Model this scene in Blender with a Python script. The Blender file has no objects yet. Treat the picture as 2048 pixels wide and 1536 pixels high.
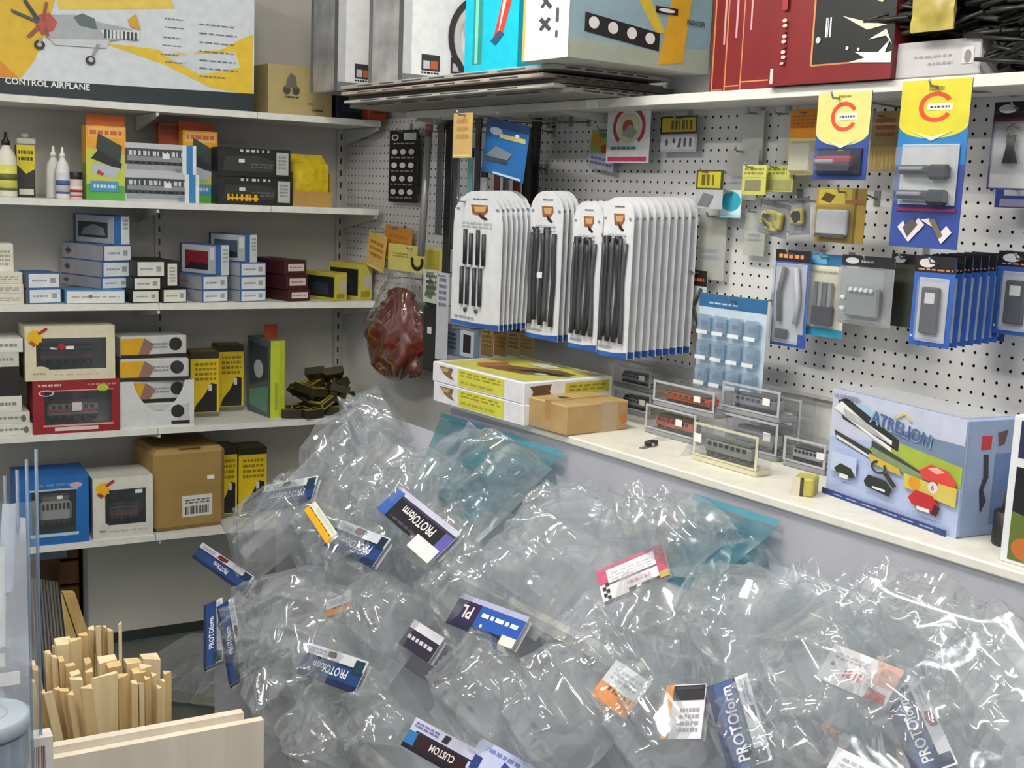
import bpy, math, random
from mathutils import Vector, Matrix, noise
random.seed(11)
S = bpy.context.scene
COL = S.collection
# ---------------------------------------------------------------- camera
FPX = 2386.2                                    # focal length in pixels of the 2048x1536 frame
YAW, PITCH, ROLL = 0.623833, -0.156632, 0.0407466
CAM = Vector((-2.01893, -1.36222, 1.57088))
fw = Vector((math.sin(YAW)*math.cos(PITCH), math.cos(YAW)*math.cos(PITCH), math.sin(PITCH)))
r0 = fw.cross(Vector((0, 0, 1))).normalized(); u0_ = r0.cross(fw)
RT = r0*math.cos(ROLL)+u0_*math.sin(ROLL); UP = u0_*math.cos(ROLL)-r0*math.sin(ROLL)
cd = bpy.data.cameras.new('camera'); cam = bpy.data.objects.new('camera', cd); COL.objects.link(cam)
cam.matrix_world = Matrix(((RT.x, UP.x, -fw.x, CAM.x), (RT.y, UP.y, -fw.y, CAM.y), (RT.z, UP.z, -fw.z, CAM.z), (0, 0, 0, 1)))
cd.sensor_width = 36; cd.lens = 36*FPX/2048; cd.clip_start = .05; cd.clip_end = 60
S.camera = cam
# ---------------------------------------------------------------- world, exposure
w = bpy.data.worlds.new('shop_ambient'); S.world = w; w.use_nodes = True
w.node_tree.nodes['Background'].inputs[0].default_value = (.95, .96, 1.0, 1)
w.node_tree.nodes['Background'].inputs[1].default_value = .40
S.view_settings.view_transform = 'Standard'; S.view_settings.look = 'None'
S.view_settings.gamma = 1; S.view_settings.use_curve_mapping = False
S.view_settings.exposure = 0.58
S.cycles.transparent_max_bounces = 18; S.cycles.max_bounces = 7; S.cycles.diffuse_bounces = 3; S.cycles.glossy_bounces = 3
TUBE = 62.0                                     # radiance of the fluorescent tubes
# ---------------------------------------------------------------- places in the room
# right wall (pegboard): plane X=0, corner at Y=2.497; left wall starts in that corner and is turned 6 degrees
A6 = math.radians(6)
LU = Vector((-math.cos(A6), math.sin(A6), 0)); LN = Vector((-math.sin(A6), -math.cos(A6), 0)); LO = Vector((0, 2.497, 0))
RZL, RZR = -A6, -math.pi/2
def ray(x, y): return fw+RT*((x-1024)/FPX)-UP*((y-768)/FPX)
def PX(x, y, X):
    d = ray(x, y); return CAM+d*((X-CAM.x)/d.x)
def PY(x, y, Y):
    d = ray(x, y); return CAM+d*((Y-CAM.y)/d.y)
def PZ(x, y, Z):
    d = ray(x, y); return CAM+d*((Z-CAM.z)/d.z)
def PL(x, y, dep):
    d = ray(x, y); return CAM+d*((dep-(CAM-LO).dot(LN))/d.dot(LN))
def LP(u, dep, z): return LO+LU*u+LN*dep+Vector((0, 0, z))
def uof(p): return (p-LO).dot(LU)
def dof(p): return (p-LO).dot(LN)
# ---------------------------------------------------------------- materials
MATS = {}
def lin(c):
    c = c.lstrip('#'); v = [int(c[i:i+2], 16)/255 for i in (0, 2, 4)]
    return tuple(x/12.92 if x <= .04045 else ((x+.055)/1.055)**2.4 for x in v)+(1,)
def M(c, rough=.5, metal=0.0, var=.06, scale=30, bump=0.0):
    if not isinstance(c, str): return c
    k = (c, rough, metal, var, scale, bump)
    if k in MATS: return MATS[k]
    m = bpy.data.materials.new('paint_'+c.strip('#')); m.use_nodes = True
    nt = m.node_tree; b = nt.nodes['Principled BSDF']
    b.inputs['Roughness'].default_value = rough; b.inputs['Metallic'].default_value = metal
    col = lin(c)
    if var:
        tc = nt.nodes.new('ShaderNodeTexCoord'); n = nt.nodes.new('ShaderNodeTexNoise')
        n.inputs['Scale'].default_value = scale; n.inputs['Detail'].default_value = 3
        r = nt.nodes.new('ShaderNodeValToRGB'); r.color_ramp.elements[0].position = .3; r.color_ramp.elements[1].position = .7
        r.color_ramp.elements[0].color = tuple(x*(1-var) for x in col[:3])+(1,)
        r.color_ramp.elements[1].color = tuple(min(1, x*(1+var)) for x in col[:3])+(1,)
        nt.links.new(tc.outputs['Object'], n.inputs['Vector']); nt.links.new(n.outputs['Fac'], r.inputs['Fac']); nt.links.new(r.outputs['Color'], b.inputs['Base Color'])
        if bump:
            bp = nt.nodes.new('ShaderNodeBump'); bp.inputs['Strength'].default_value = bump; bp.inputs['Distance'].default_value = .004
            nt.links.new(n.outputs['Fac'], bp.inputs['Height']); nt.links.new(bp.outputs['Normal'], b.inputs['Normal'])
    else:
        b.inputs['Base Color'].default_value = col
    MATS[k] = m; return m
def wood(c, c2, scale=60):
    k = ('wood', c, c2)
    if k in MATS: return MATS[k]
    m = bpy.data.materials.new('wood_grain'); m.use_nodes = True; nt = m.node_tree; b = nt.nodes['Principled BSDF']
    tc = nt.nodes.new('ShaderNodeTexCoord'); mp = nt.nodes.new('ShaderNodeMapping'); mp.inputs['Scale'].default_value = (1, 1, .06)
    n = nt.nodes.new('ShaderNodeTexNoise'); n.inputs['Scale'].default_value = scale; n.inputs['Detail'].default_value = 4
    r = nt.nodes.new('ShaderNodeValToRGB'); r.color_ramp.elements[0].position = .35; r.color_ramp.elements[1].position = .7
    r.color_ramp.elements[0].color = lin(c2); r.color_ramp.elements[1].color = lin(c)
    nt.links.new(tc.outputs['Object'], mp.inputs['Vector']); nt.links.new(mp.outputs['Vector'], n.inputs['Vector'])
    nt.links.new(n.outputs['Fac'], r.inputs['Fac']); nt.links.new(r.outputs['Color'], b.inputs['Base Color'])
    b.inputs['Roughness'].default_value = .65; MATS[k] = m; return m
def film(name, tint, diff, rough, facing0, facing1, haze):
    """thin clear plastic: see-through head on, glossy at a slant, with a little milky haze"""
    if name in MATS: return MATS[name]
    m = bpy.data.materials.new(name); m.use_nodes = True; nt = m.node_tree; nt.nodes.clear()
    o = nt.nodes.new('ShaderNodeOutputMaterial'); t = nt.nodes.new('ShaderNodeBsdfTransparent'); g = nt.nodes.new('ShaderNodeBsdfGlossy')
    d = nt.nodes.new('ShaderNodeBsdfDiffuse'); lw = nt.nodes.new('ShaderNodeLayerWeight'); mr = nt.nodes.new('ShaderNodeMapRange')
    m1 = nt.nodes.new('ShaderNodeMixShader'); m2 = nt.nodes.new('ShaderNodeMixShader')
    t.inputs[0].default_value = lin(tint); g.inputs['Color'].default_value = (.95, .97, 1, 1); g.inputs['Roughness'].default_value = rough
    d.inputs['Color'].default_value = lin(diff); lw.inputs['Blend'].default_value = .4
    mr.inputs['To Min'].default_value = facing0; mr.inputs['To Max'].default_value = facing1
    nt.links.new(lw.outputs['Facing'], mr.inputs['Value'])
    m1.inputs[0].default_value = haze; nt.links.new(t.outputs[0], m1.inputs[1]); nt.links.new(d.outputs[0], m1.inputs[2])
    nt.links.new(mr.outputs[0], m2.inputs[0]); nt.links.new(m1.outputs[0], m2.inputs[1]); nt.links.new(g.outputs[0], m2.inputs[2])
    nt.links.new(m2.outputs[0], o.inputs[0]); MATS[name] = m; return m
FILM = film('bag_film', '#fbfcfc', '#eef2f4', .06, .11, .34, .105)
SHELL = film('clear_polycarbonate', '#f4f6f8', '#e8edf0', .05, .09, .36, .10)
TEAL = film('teal_film', '#a9cdd6', '#5f9fb2', .12, .06, .45, .32)
CLEAR = film('clear_box_plastic', '#f6f7f8', '#d5dade', .05, .03, .40, .025)
HAZY = film('milky_bag_plastic', '#e8ebe8', '#e4e4dc', .2, .05, .35, .45)
def emit(c, s):
    m = bpy.data.materials.new('tube_glow'); m.use_nodes = True; nt = m.node_tree; nt.nodes.clear()
    e = nt.nodes.new('ShaderNodeEmission'); o = nt.nodes.new('ShaderNodeOutputMaterial'); e.inputs[0].default_value = lin(c); e.inputs[1].default_value = s
    nt.links.new(e.outputs[0], o.inputs[0]); return m
WHITE, STEEL, BLACK = '#e9e8e2', '#9a9c9e', '#17171a'
# ---------------------------------------------------------------- mesh building
class MB:
    def __init__(s): s.v = []; s.f = []; s.mi = []; s.mats = []; s.sm = []
    def m(s, mat):
        mat = M(mat)
        if mat not in s.mats: s.mats.append(mat)
        return s.mats.index(mat)
    def add(s, vs, fs, mat, smooth=False):
        b = len(s.v); i = s.m(mat); s.v += [tuple(v) for v in vs]
        for f in fs: s.f.append([b+k for k in f]); s.mi.append(i); s.sm.append(smooth)
        return s
    def box(s, a, b, mat):
        (x0, y0, z0), (x1, y1, z1) = a, b
        vs = [(x0, y0, z0), (x1, y0, z0), (x1, y1, z0), (x0, y1, z0), (x0, y0, z1), (x1, y0, z1), (x1, y1, z1), (x0, y1, z1)]
        return s.add(vs, [(0, 3, 2, 1), (4, 5, 6, 7), (0, 1, 5, 4), (1, 2, 6, 5), (2, 3, 7, 6), (3, 0, 4, 7)], mat)
    def cbox(s, a, b, mat, c=.002):
        """box with chamfered edges"""
        lo, hi = Vector(a), Vector(b); c = min(c, *[(hi[i]-lo[i])*.3 for i in range(3)])
        vs = []; idx = {}
        for sx in (0, 1):
            for sy in (0, 1):
                for sz in (0, 1):
                    P = [hi[i] if q else lo[i] for i, q in enumerate((sx, sy, sz))]
                    D = [-c if q else c for q in (sx, sy, sz)]
                    for ax in range(3):
                        p = list(P)
                        for j in range(3):
                            if j != ax: p[j] += D[j]
                        idx[sx, sy, sz, ax] = len(vs); vs.append(p)
        fs = []
        for ax in range(3):
            o1, o2 = [(1, 2), (2, 0), (0, 1)][ax]
            for q in (0, 1):
                loop = []
                for t1, t2 in ((0, 0), (1, 0), (1, 1), (0, 1)):
                    k = [0, 0, 0]; k[ax] = q; k[o1] = t1; k[o2] = t2; loop.append(idx[k[0], k[1], k[2], ax])
                fs.append(loop if q else loop[::-1])
        for ax in range(3):
            o1, o2 = [(1, 2), (2, 0), (0, 1)][ax]
            for q1 in (0, 1):
                for q2 in (0, 1):
                    def I(t, a_):
                        k = [0, 0, 0]; k[ax] = t; k[o1] = q1; k[o2] = q2; return idx[k[0], k[1], k[2], a_]
                    loop = [I(0, o1), I(1, o1), I(1, o2), I(0, o2)]
                    fs.append(loop if (q1 == q2) else loop[::-1])
        for sx in (0, 1):
            for sy in (0, 1):
                for sz in (0, 1):
                    loop = [idx[sx, sy, sz, a_] for a_ in range(3)]
                    fs.append(loop if (sx+sy+sz) % 2 else loop[::-1])
        return s.add(vs, fs, mat)
    def tube(s, pts, r, mat, n=8, caps=True):
        pts = [Vector(p) for p in pts]; rs = r if isinstance(r, (list, tuple)) else [r]*len(pts)
        vs = []; fs = []
        for i, p in enumerate(pts):
            t = (pts[min(i+1, len(pts)-1)]-pts[max(i-1, 0)])
            t = t.normalized() if t.length > 1e-9 else Vector((0, 0, 1))
            a = t.cross(Vector((0, 0, 1)) if abs(t.z) < .9 else Vector((1, 0, 0))).normalized(); b = t.cross(a)
            vs += [p+(a*math.cos(6.28318*k/n)+b*math.sin(6.28318*k/n))*rs[i] for k in range(n)]
        for i in range(len(pts)-1):
            for k in range(n):
                fs.append((i*n+k, i*n+(k+1) % n, (i+1)*n+(k+1) % n, (i+1)*n+k))
        if caps: fs += [tuple(range(n))[::-1], tuple(range((len(pts)-1)*n, len(pts)*n))]
        return s.add(vs, fs, mat, True)
    def lathe(s, prof, mat, n=20, c=(0, 0, 0)):
        vs = []; fs = []
        for r, z in prof: vs += [(c[0]+r*math.cos(6.28318*k/n), c[1]+r*math.sin(6.28318*k/n), c[2]+z) for k in range(n)]
        for i in range(len(prof)-1):
            for k in range(n): fs.append((i*n+k, i*n+(k+1) % n, (i+1)*n+(k+1) % n, (i+1)*n+k))
        fs += [tuple(range(n))[::-1], tuple(range((len(prof)-1)*n, len(prof)*n))]
        return s.add(vs, fs, mat, True)
    def prism(s, poly, y0, y1, mat):
        """polygon in x,z extruded along y"""
        n = len(poly); vs = [(x, y0, z) for x, z in poly]+[(x, y1, z) for x, z in poly]
        return s.add(vs, [tuple(range(n)), tuple(range(n, 2*n))[::-1]]+[(i, i+n, (i+1) % n+n, (i+1) % n) for i in range(n)], mat)
    def grid(s, fn, nu, nv, mat, smooth=True, closed=False):
        vs = [fn(i/nu, j/nv) for j in range(nv+1) for i in range(nu+1)]
        fs = [(j*(nu+1)+i, j*(nu+1)+i+1, (j+1)*(nu+1)+i+1, (j+1)*(nu+1)+i) for j in range(nv) for i in range(nu)]
        return s.add(vs, fs, mat, smooth)
    def mesh(s, name):
        me = bpy.data.meshes.new(name); me.from_pydata(s.v, [], s.f)
        for m in s.mats: me.materials.append(m)
        me.polygons.foreach_set('material_index', s.mi); me.polygons.foreach_set('use_smooth', s.sm); me.update(); return me
    def build(s, name, parent=None): return mobj(name, s.mesh(name), parent)
def mobj(name, me, parent=None):
    o = bpy.data.objects.new(name, me); COL.objects.link(o)
    if parent: o.parent = parent
    return o
def tag(o, label, cat, group=None, kind=None):
    o['label'] = label; o['category'] = cat
    if group: o['group'] = group
    if kind: o['kind'] = kind
    return o
def thing(name, label, cat, loc=(0, 0, 0), rz=0.0, group=None, mat=None):
    o = bpy.data.objects.new(name, None); COL.objects.link(o); o.empty_display_size = .02
    if mat is not None: o.matrix_world = mat
    else: o.location = loc; o.rotation_euler = (0, 0, rz)
    return tag(o, label, cat, group)
def struct(name, mb, parent=None):
    o = mb.build(name, parent)
    if not parent: o['kind'] = 'structure'
    return o
def dup(root, loc=None, rz=None, label=None, mat=None):
    r = root.copy(); COL.objects.link(r)
    if loc is not None: r.location = loc
    if rz is not None: r.rotation_euler = (0, 0, rz)
    if mat is not None: r.matrix_world = mat
    if label: r['label'] = label
    for ch in list(root.children):
        c = ch.copy(); COL.objects.link(c); c.parent = r
        for g in list(ch.children):
            d = g.copy(); COL.objects.link(d); d.parent = c
    return r
# ---------------------------------------------------------------- flat print (colour fields, lettering) on faces
TXT = {}
def text(sx):
    if sx not in TXT:
        cu = bpy.data.curves.new('t', 'FONT'); cu.body = sx; cu.resolution_u = 2; cu.offset = .02
        o = bpy.data.objects.new('t', cu); me = bpy.data.meshes.new_from_object(o)
        vs = [(v.co.x, v.co.y) for v in me.vertices]; fs = [tuple(p.vertices) for p in me.polygons]
        x0 = min(v[0] for v in vs); x1 = max(v[0] for v in vs); y0 = min(v[1] for v in vs); y1 = max(v[1] for v in vs); h = max(y1-y0, .01)
        TXT[sx] = ([((x-(x0+x1)/2)/h, (y-(y0+y1)/2)/h) for x, y in vs], fs, (x1-x0)/h)
        bpy.data.objects.remove(o); bpy.data.curves.remove(cu); bpy.data.meshes.remove(me)
    return TXT[sx]
def frame(wdh, f):
    """print frame of a face of a box with front-left-bottom corner at 0: origin, right, up, normal, width, height"""
    w, d, h = wdh; V = Vector
    return {'F': (V((0, 0, 0)), V((1, 0, 0)), V((0, 0, 1)), V((0, -1, 0)), w, h),
            'L': (V((0, d, 0)), V((0, -1, 0)), V((0, 0, 1)), V((-1, 0, 0)), d, h),
            'R': (V((w, 0, 0)), V((0, 1, 0)), V((0, 0, 1)), V((1, 0, 0)), d, h),
            'T': (V((0, 0, h)), V((1, 0, 0)), V((0, 1, 0)), V((0, 0, 1)), w, d)}[f]
def prints(parent, fr, els, name='printed_artwork', k0=0):
    def area(e):
        if e[0] == 'r': return (e[3]-e[1])*(e[4]-e[2])
        if e[0] == 'p': return (max(q[0] for q in e[1])-min(q[0] for q in e[1]))*(max(q[1] for q in e[1])-min(q[1] for q in e[1]))
        return 0
    if len(els) > 1 and name == 'printed_artwork' and max(area(e) for e in els) < .62:
        for k, e in enumerate(els): prints(parent, fr, [e], 'printed_mark', k)
        return
    O, ex, ey, n, W, H = fr; mb = MB()
    for k, e in enumerate(els):
        off = n*(.0005+.00025*(k+k0))
        T = lambda x, y: O+ex*(x*W)+ey*(y*H)+off
        q = e[0]
        if q == 'r': mb.add([T(e[1], e[2]), T(e[3], e[2]), T(e[3], e[4]), T(e[1], e[4])], [(0, 1, 2, 3)], e[5])
        elif q == 'p': mb.add([T(x, y) for x, y in e[1]], [tuple(range(len(e[1])))], e[2])
        elif q == 'e': mb.add([T(e[1]+e[3]*math.cos(a*.3927), e[2]+e[4]*math.sin(a*.3927)) for a in range(16)], [tuple(range(16))], e[5])
        elif q == 'o':       # ring, e: cx cy rx ry thickness-ratio colour a0 a1
            a0, a1 = (e[7], e[8]) if len(e) > 7 else (0, 360)
            N = 18; vs = []
            for i in range(N+1):
                a = math.radians(a0+(a1-a0)*i/N)
                vs += [T(e[1]+e[3]*math.cos(a), e[2]+e[4]*math.sin(a)), T(e[1]+e[3]*e[5]*math.cos(a), e[2]+e[4]*e[5]*math.sin(a))]
            mb.add(vs, [(2*i, 2*i+2, 2*i+3, 2*i+1) for i in range(N)], e[6])
        elif q == 't':       # cx cy letter-height text colour rot
            vs, fs, _ = text(e[4]); a = math.radians(e[6] if len(e) > 6 else 0); h = e[3]*H; c, sn = math.cos(a), math.sin(a)
            P = O+ex*(e[1]*W)+ey*(e[2]*H)+off
            mb.add([P+ex*((x*c-y*sn)*h)+ey*((x*sn+y*c)*h) for x, y in vs], fs, e[5])
        elif q == 'd':       # rows of illegible small print
            x0, y0, x1, y1, nr, c = e[1:7]
            for r in range(nr):
                yy = y0+(y1-y0)*(r+.5)/nr; hh = (y1-y0)/nr*.28; x = x0
                while x < x1:
                    l = (x1-x0)*random.uniform(.08, .22); xe = min(x+l, x1)
                    mb.add([T(x, yy-hh), T(xe, yy-hh), T(xe, yy+hh), T(x, yy+hh)], [(0, 1, 2, 3)], c); x = xe+(x1-x0)*.05
        elif q == 'b':       # bars
            x0, y0, x1, y1, nb, c = e[1:7]
            for r in range(nb):
                xa = x0+(x1-x0)*r/nb; xb = xa+(x1-x0)/nb*random.choice((.3, .5, .7))
                mb.add([T(xa, y0), T(xb, y0), T(xb, y1), T(xa, y1)], [(0, 1, 2, 3)], c)
    return mb.build(name, parent)
def carton(name, label, cat, loc, rz, wdh, mat, faces={}, group=None, c=.0015, body='carton_body'):
    t = thing(name, label, cat, loc, rz, group); w, d, h = wdh
    MB().cbox((0, 0, 0), (w, d, h), mat, c).build(body, t)
    for f, els in faces.items(): prints(t, frame(wdh, f), els)
    return t
def lbox(name, label, cat, x0, x1, yt, yb, zb, d, mat, faces={}, dep=None, rot=0.0, group=None, h=None, c=.0015):
    """carton on a left-wall shelf, front face measured in the photograph; returns (thing, top height)"""
    if dep is None: dep = min(.305, max(.03, dof(PZ((x0+x1)/2, yb, zb))))
    ym = (yt+yb)/2; ua, ub = uof(PL(x0, ym, dep)), uof(PL(x1, ym, dep)); r = math.radians(rot)
    w = (ua-ub)/math.cos(r)
    if h is None: h = PL((x0+x1)/2, yt, dep).z-zb
    d = min(d, dep-.012) if not rot else d
    t = carton(name, label, cat, LP(ua, dep, zb), RZL+r, (w, d, h), mat, faces, group, c)
    return t, zb+h
def rcard(x0, x1, yt, yb, X):
    """place on a plane parallel to the right wall: lower-left corner, width, height"""
    a = PX(x0, (yt+yb)/2, X); b = PX(x1, (yt+yb)/2, X); xm = (x0+x1)/2
    zt = PX(xm, yt, X).z; zb = PX(xm, yb, X).z
    return Vector((X, a.y, zb)), a.y-b.y, zt-zb
# ================================================================ the setting
Z1, Z2, Z3, Z4, Z5 = 1.778, 1.487, 1.176, .783, .436          # undersides of the left shelves
TH = .02
S1, S2, S3, S4, S5 = Z1+TH, Z2+TH, Z3+TH, Z4+TH, Z5+TH        # their tops
WALLC = M('#c4c2ba', .75, 0, .05, 6); WALLW = M('#d3d3d0', .6, 0, .04, 8)
struct('floor', MB().box((-6, -6, -.1), (.1, 4.2, 0), M('#5b615c', .35, 0, .25, 9)))
struct('ceiling', MB().box((-6, -3.2, 2.8), (.4, 4.2, 2.9), M('#d9d8d2', .8)))
struct('wall_right', MB().box((.013, -3.2, 0), (.12, 2.52, 2.8), WALLW))
mb = MB()
def lwall(u0, u1, d0, d1, z0, z1, mat):
    p = [LP(u0, d0, z0), LP(u1, d0, z0), LP(u1, d1, z0), LP(u0, d1, z0)]
    vs = [tuple(q) for q in p]+[(q.x, q.y, z1) for q in p]
    mb.add(vs, [(0, 1, 2, 3), (4, 7, 6, 5), (0, 4, 5, 1), (1, 5, 6, 2), (2, 6, 7, 3), (3, 7, 4, 0)], mat)
lwall(-.05, 2.6, -.1, 0, Z5-.005, 2.8, WALLC); struct('wall_left', mb)
mb = MB(); lwall(-.05, .905, -.1, 0, .035, Z5-.006, M('#c9c8bf', .6, 0, .04, 6)); struct('wall_left_panel', mb)
mb = MB(); lwall(.905, 2.6, -.5, -.42, 0, Z5-.006, M('#4a3a2c', .8)); lwall(.9, .906, -.5, -.1, 0, Z5-.006, M('#5a4636', .8)); struct('wall_left_recess', mb)
mb = MB(); lwall(-.05, .905, -.1, .004, 0, .034, M('#26302b', .7)); struct('baseboard_left', mb)
# pegboard with real holes: 25.4 mm grid
PITCHP = .0254
def pegboard():
    vs = []; fs = []; mi = []
    hx = PITCHP/2; r = .0032
    ring = [(r*math.cos(k*math.pi/4), r*math.sin(k*math.pi/4)) for k in range(8)]
    for i in range(-98, 44):
        for j in range(-1, 24):
            y, z = -PITCHP*i, 1.77-PITCHP*j; b = len(vs)
            vs += [(0, y+hx, z+hx), (0, y-hx, z+hx), (0, y-hx, z-hx), (0, y+hx, z-hx)]
            vs += [(0, y+a, z+c) for a, c in ring]+[(.006, y+a, z+c) for a, c in ring]
            R = lambda k: b+4+k % 8
            fs += [(b+3, R(7), R(0), R(1), b), (b, R(1), R(2), R(3), b+1), (b+1, R(3), R(4), R(5), b+2), (b+2, R(5), R(6), R(7), b+3)]; mi += [0]*4
            for k in range(8): fs.append((R(k), R(k)+8, R(k+1)+8, R(k+1))); mi.append(1)
    me = bpy.data.meshes.new('perforated_panel'); me.from_pydata(vs, [], fs)
    me.materials.append(M('#d9d9d8', .5, 0, .03, 5)); me.materials.append(M('#3b3936', .8)); me.polygons.foreach_set('material_index', mi); me.update()
    o = mobj('wall_right_pegboard', me); o['kind'] = 'structure'
    MB().box((.0062, -1.105, 1.1731), (.0128, 2.495, 1.8081), M('#2e2b28', .9)).build('backing_board', o)
    MB().box((-.004, -1.105, 1.166), (.0128, 2.495, 1.1729), M('#c2c1bc', .5)).build('edge_trim', o)
pegboard()
# ceiling fluorescent fittings (above the picture)
TUBEM = emit('#fffaf2', TUBE)
def fitting(x, y, lab, ang=0.0):
    t = thing('ceiling_light', lab, 'light', (x, y, 2.8), ang, 'fluorescent ceiling fittings')
    MB().cbox((-.08, -.62, -.05), (.08, .62, 0), '#e8e8e4', .01).build('housing', t)
    for sx in (-.045, .045): MB().tube([(sx, -.59, -.075), (sx, .59, -.075)], .014, TUBEM, 8).build('tube', t)
    for sy in (-.6, .6): MB().cbox((-.07, sy-.012, -.095), (.07, sy+.012, -.05), '#d4d4d0', .003).build('tube_holder', t)
fitting(-1.15, .55, 'twin-tube fluorescent fitting on the ceiling over the bagged car bodies')
fitting(-1.35, -1.2, 'twin-tube fluorescent fitting on the ceiling nearer the shop front')
fitting(-2.6, .2, 'twin-tube fluorescent fitting on the ceiling over the shop aisle')
# left shelves
def lshelf(zb, joint_px, jy, lab):
    t = thing('display_shelf', lab, 'shelf', (0, 0, 0), 0, 'white shelves on the grey wall')
    uj = uof(PL(joint_px, jy, .3))
    for a, b in ((.004, uj-.001), (uj+.001, 1.75)):
        m = MB(); p = [LP(a, .012, zb), LP(b, .012, zb), LP(b, .3, zb), LP(a, .3, zb)]
        m.add([tuple(q) for q in p]+[(q.x, q.y, zb+TH) for q in p], [(0, 1, 2, 3), (4, 7, 6, 5), (0, 4, 5, 1), (1, 5, 6, 2), (2, 6, 7, 3), (3, 7, 4, 0)], M(WHITE, .4))
        m.build('shelf_board', t)
    for u in (uof(PL(318, 600, .3)), .012):
        m = MB(); a = [LP(u-.004, .012, zb-.002), LP(u-.004, .295, zb-.002), LP(u-.004, .295, zb-.012), LP(u-.004, .012, zb-.055)]
        vs = [tuple(q) for q in a]+[tuple(q+LU*.008) for q in a]
        m.add(vs, [(0, 1, 2, 3), (7, 6, 5, 4), (0, 4, 5, 1), (1, 5, 6, 2), (2, 6, 7, 3), (3, 7, 4, 0)], M('#c9c8c2', .4)); m.build('bracket', t)
lshelf(Z1, 515, 220, 'topmost white shelf on the grey wall, carrying the airplane carton')
lshelf(Z2, 542, 428, 'white shelf on the grey wall carrying glue bottles and orange toy boxes')
lshelf(Z3, 318, 620, 'white shelf on the grey wall carrying small blue and white train boxes')
lshelf(Z4, 316, 870, 'white shelf on the grey wall carrying window boxes and yellow-black cartons')
lshelf(Z5, 312, 1085, 'lowest white shelf on the grey wall, carrying the brown cardboard box')
for px_, lab in ((318, 'slotted steel shelf upright behind the stacked train boxes'), (705, 'slotted steel shelf upright in the corner by the pegboard')):
    u = max(.03, uof(PL(px_, 600, 0))); t = thing('shelf_upright', lab, 'upright', LP(u, .006, .46), RZL, 'shelf uprights')
    MB().box((-.014, -.005, 0), (.014, .005, 1.9), '#b9b8b1').build('rail', t)
    m = MB()
    for k in range(44): m.box((-.003, -.0058, .02+k*.042), (.003, -.0045, .04+k*.042), '#33322f')
    m.build('slot_pattern', t)
# shelf over the pegboard, counter shelf under it
t = thing('display_shelf', 'white shelf above the pegboard loaded with standing kit boxes', 'shelf', (0, 0, 0))
UY = PX(812, 225, -.187).y
MB().cbox((-.18, -1.6, 1.786), (-.0005, UY, 1.803), M(WHITE, .4), .003).build('shelf_board', t)
MB().cbox((-.187, -1.6, 1.783), (-.1805, UY, 1.804), M('#d8d7d0', .4), .001).build('price_rail', t)
for y in (PX(1185, 205, -.188).y,): MB().box((-.1895, y-.022, 1.784), (-.1875, y+.022, 1.803), '#f4f4f2').build('price_tag', t)
for y in (-1.0, 0.02, 1.04, UY-.03): MB().prism([(-.17, 1.7855), (-.005, 1.7855), (-.005, 1.76), (-.165, 1.777)], y-.004, y+.004, '#c9c8c2').build('bracket', t)
CT = 1.05
t = thing('counter_shelf', 'deep white counter shelf under the pegboard holding boxed trains and the slot car set', 'shelf', (0, 0, 0))
CY = PZ(866, 801, CT).y
MB().cbox((-.40, -1.6, CT-.018), (.012, CY, CT), M('#e6e4d8', .4), .003).build('shelf_board', t)
MB().box((-.392, -1.6, CT-.13), (-.37, CY-.01, CT-.0185), M('#b3b5be', .45, 0, .05, 5)).build('front_rail', t)
MB().box((-.37, CY-.02, CT-.13), (.0, CY-.005, CT-.0185), M('#a2a5b1', .45, 0, .05, 5)).build('end_rail', t)
# stepped rack the bagged bodies lie on
GREYP = M('#b3b5be', .45, 0, .05, 5)
def slab(y0, y1, p, q, th, mat):
    (x0, z0), (x1, z1) = p, q; n = Vector((z1-z0, 0, x0-x1)).normalized()
    if n.z > 0: n = -n
    return MB().prism([(x0, z0), (x1, z1), (x1+n.x*th, z1+n.z*th), (x0+n.x*th, z0+n.z*th)], y0, y1, mat)
RY = 1.68
t = thing('display_rack', 'stepped grey and white display rack buried under the bagged car bodies', 'rack', (0, 0, 0))
slab(-1.6, RY, (-.372, .945), (-.62, .735), .012, GREYP).build('upper_tray', t)
MB().cbox((-.645, -1.6, .725), (-.621, RY, .752), M('#e6e4dc', .4), .003).build('tray_lip', t)
MB().box((-.634, -1.6, .46), (-.622, RY, .724), GREYP).build('riser_panel', t)
slab(-1.6, RY, (-.635, .46), (-.80, .34), .012, GREYP).build('lower_tray', t)
MB().cbox((-.825, -1.6, .33), (-.801, RY, .36), M('#e6e4dc', .4), .003).build('tray_lip', t)
MB().box((-.815, -1.6, 0), (-.802, RY, .328), GREYP).build('kick_panel', t)
MB().prism([(-.372, .93), (-.62, .72), (-.62, .45), (-.80, .325), (-.80, .0), (-.372, 0)], RY-.015, RY, GREYP).build('end_panel', t)
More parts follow.
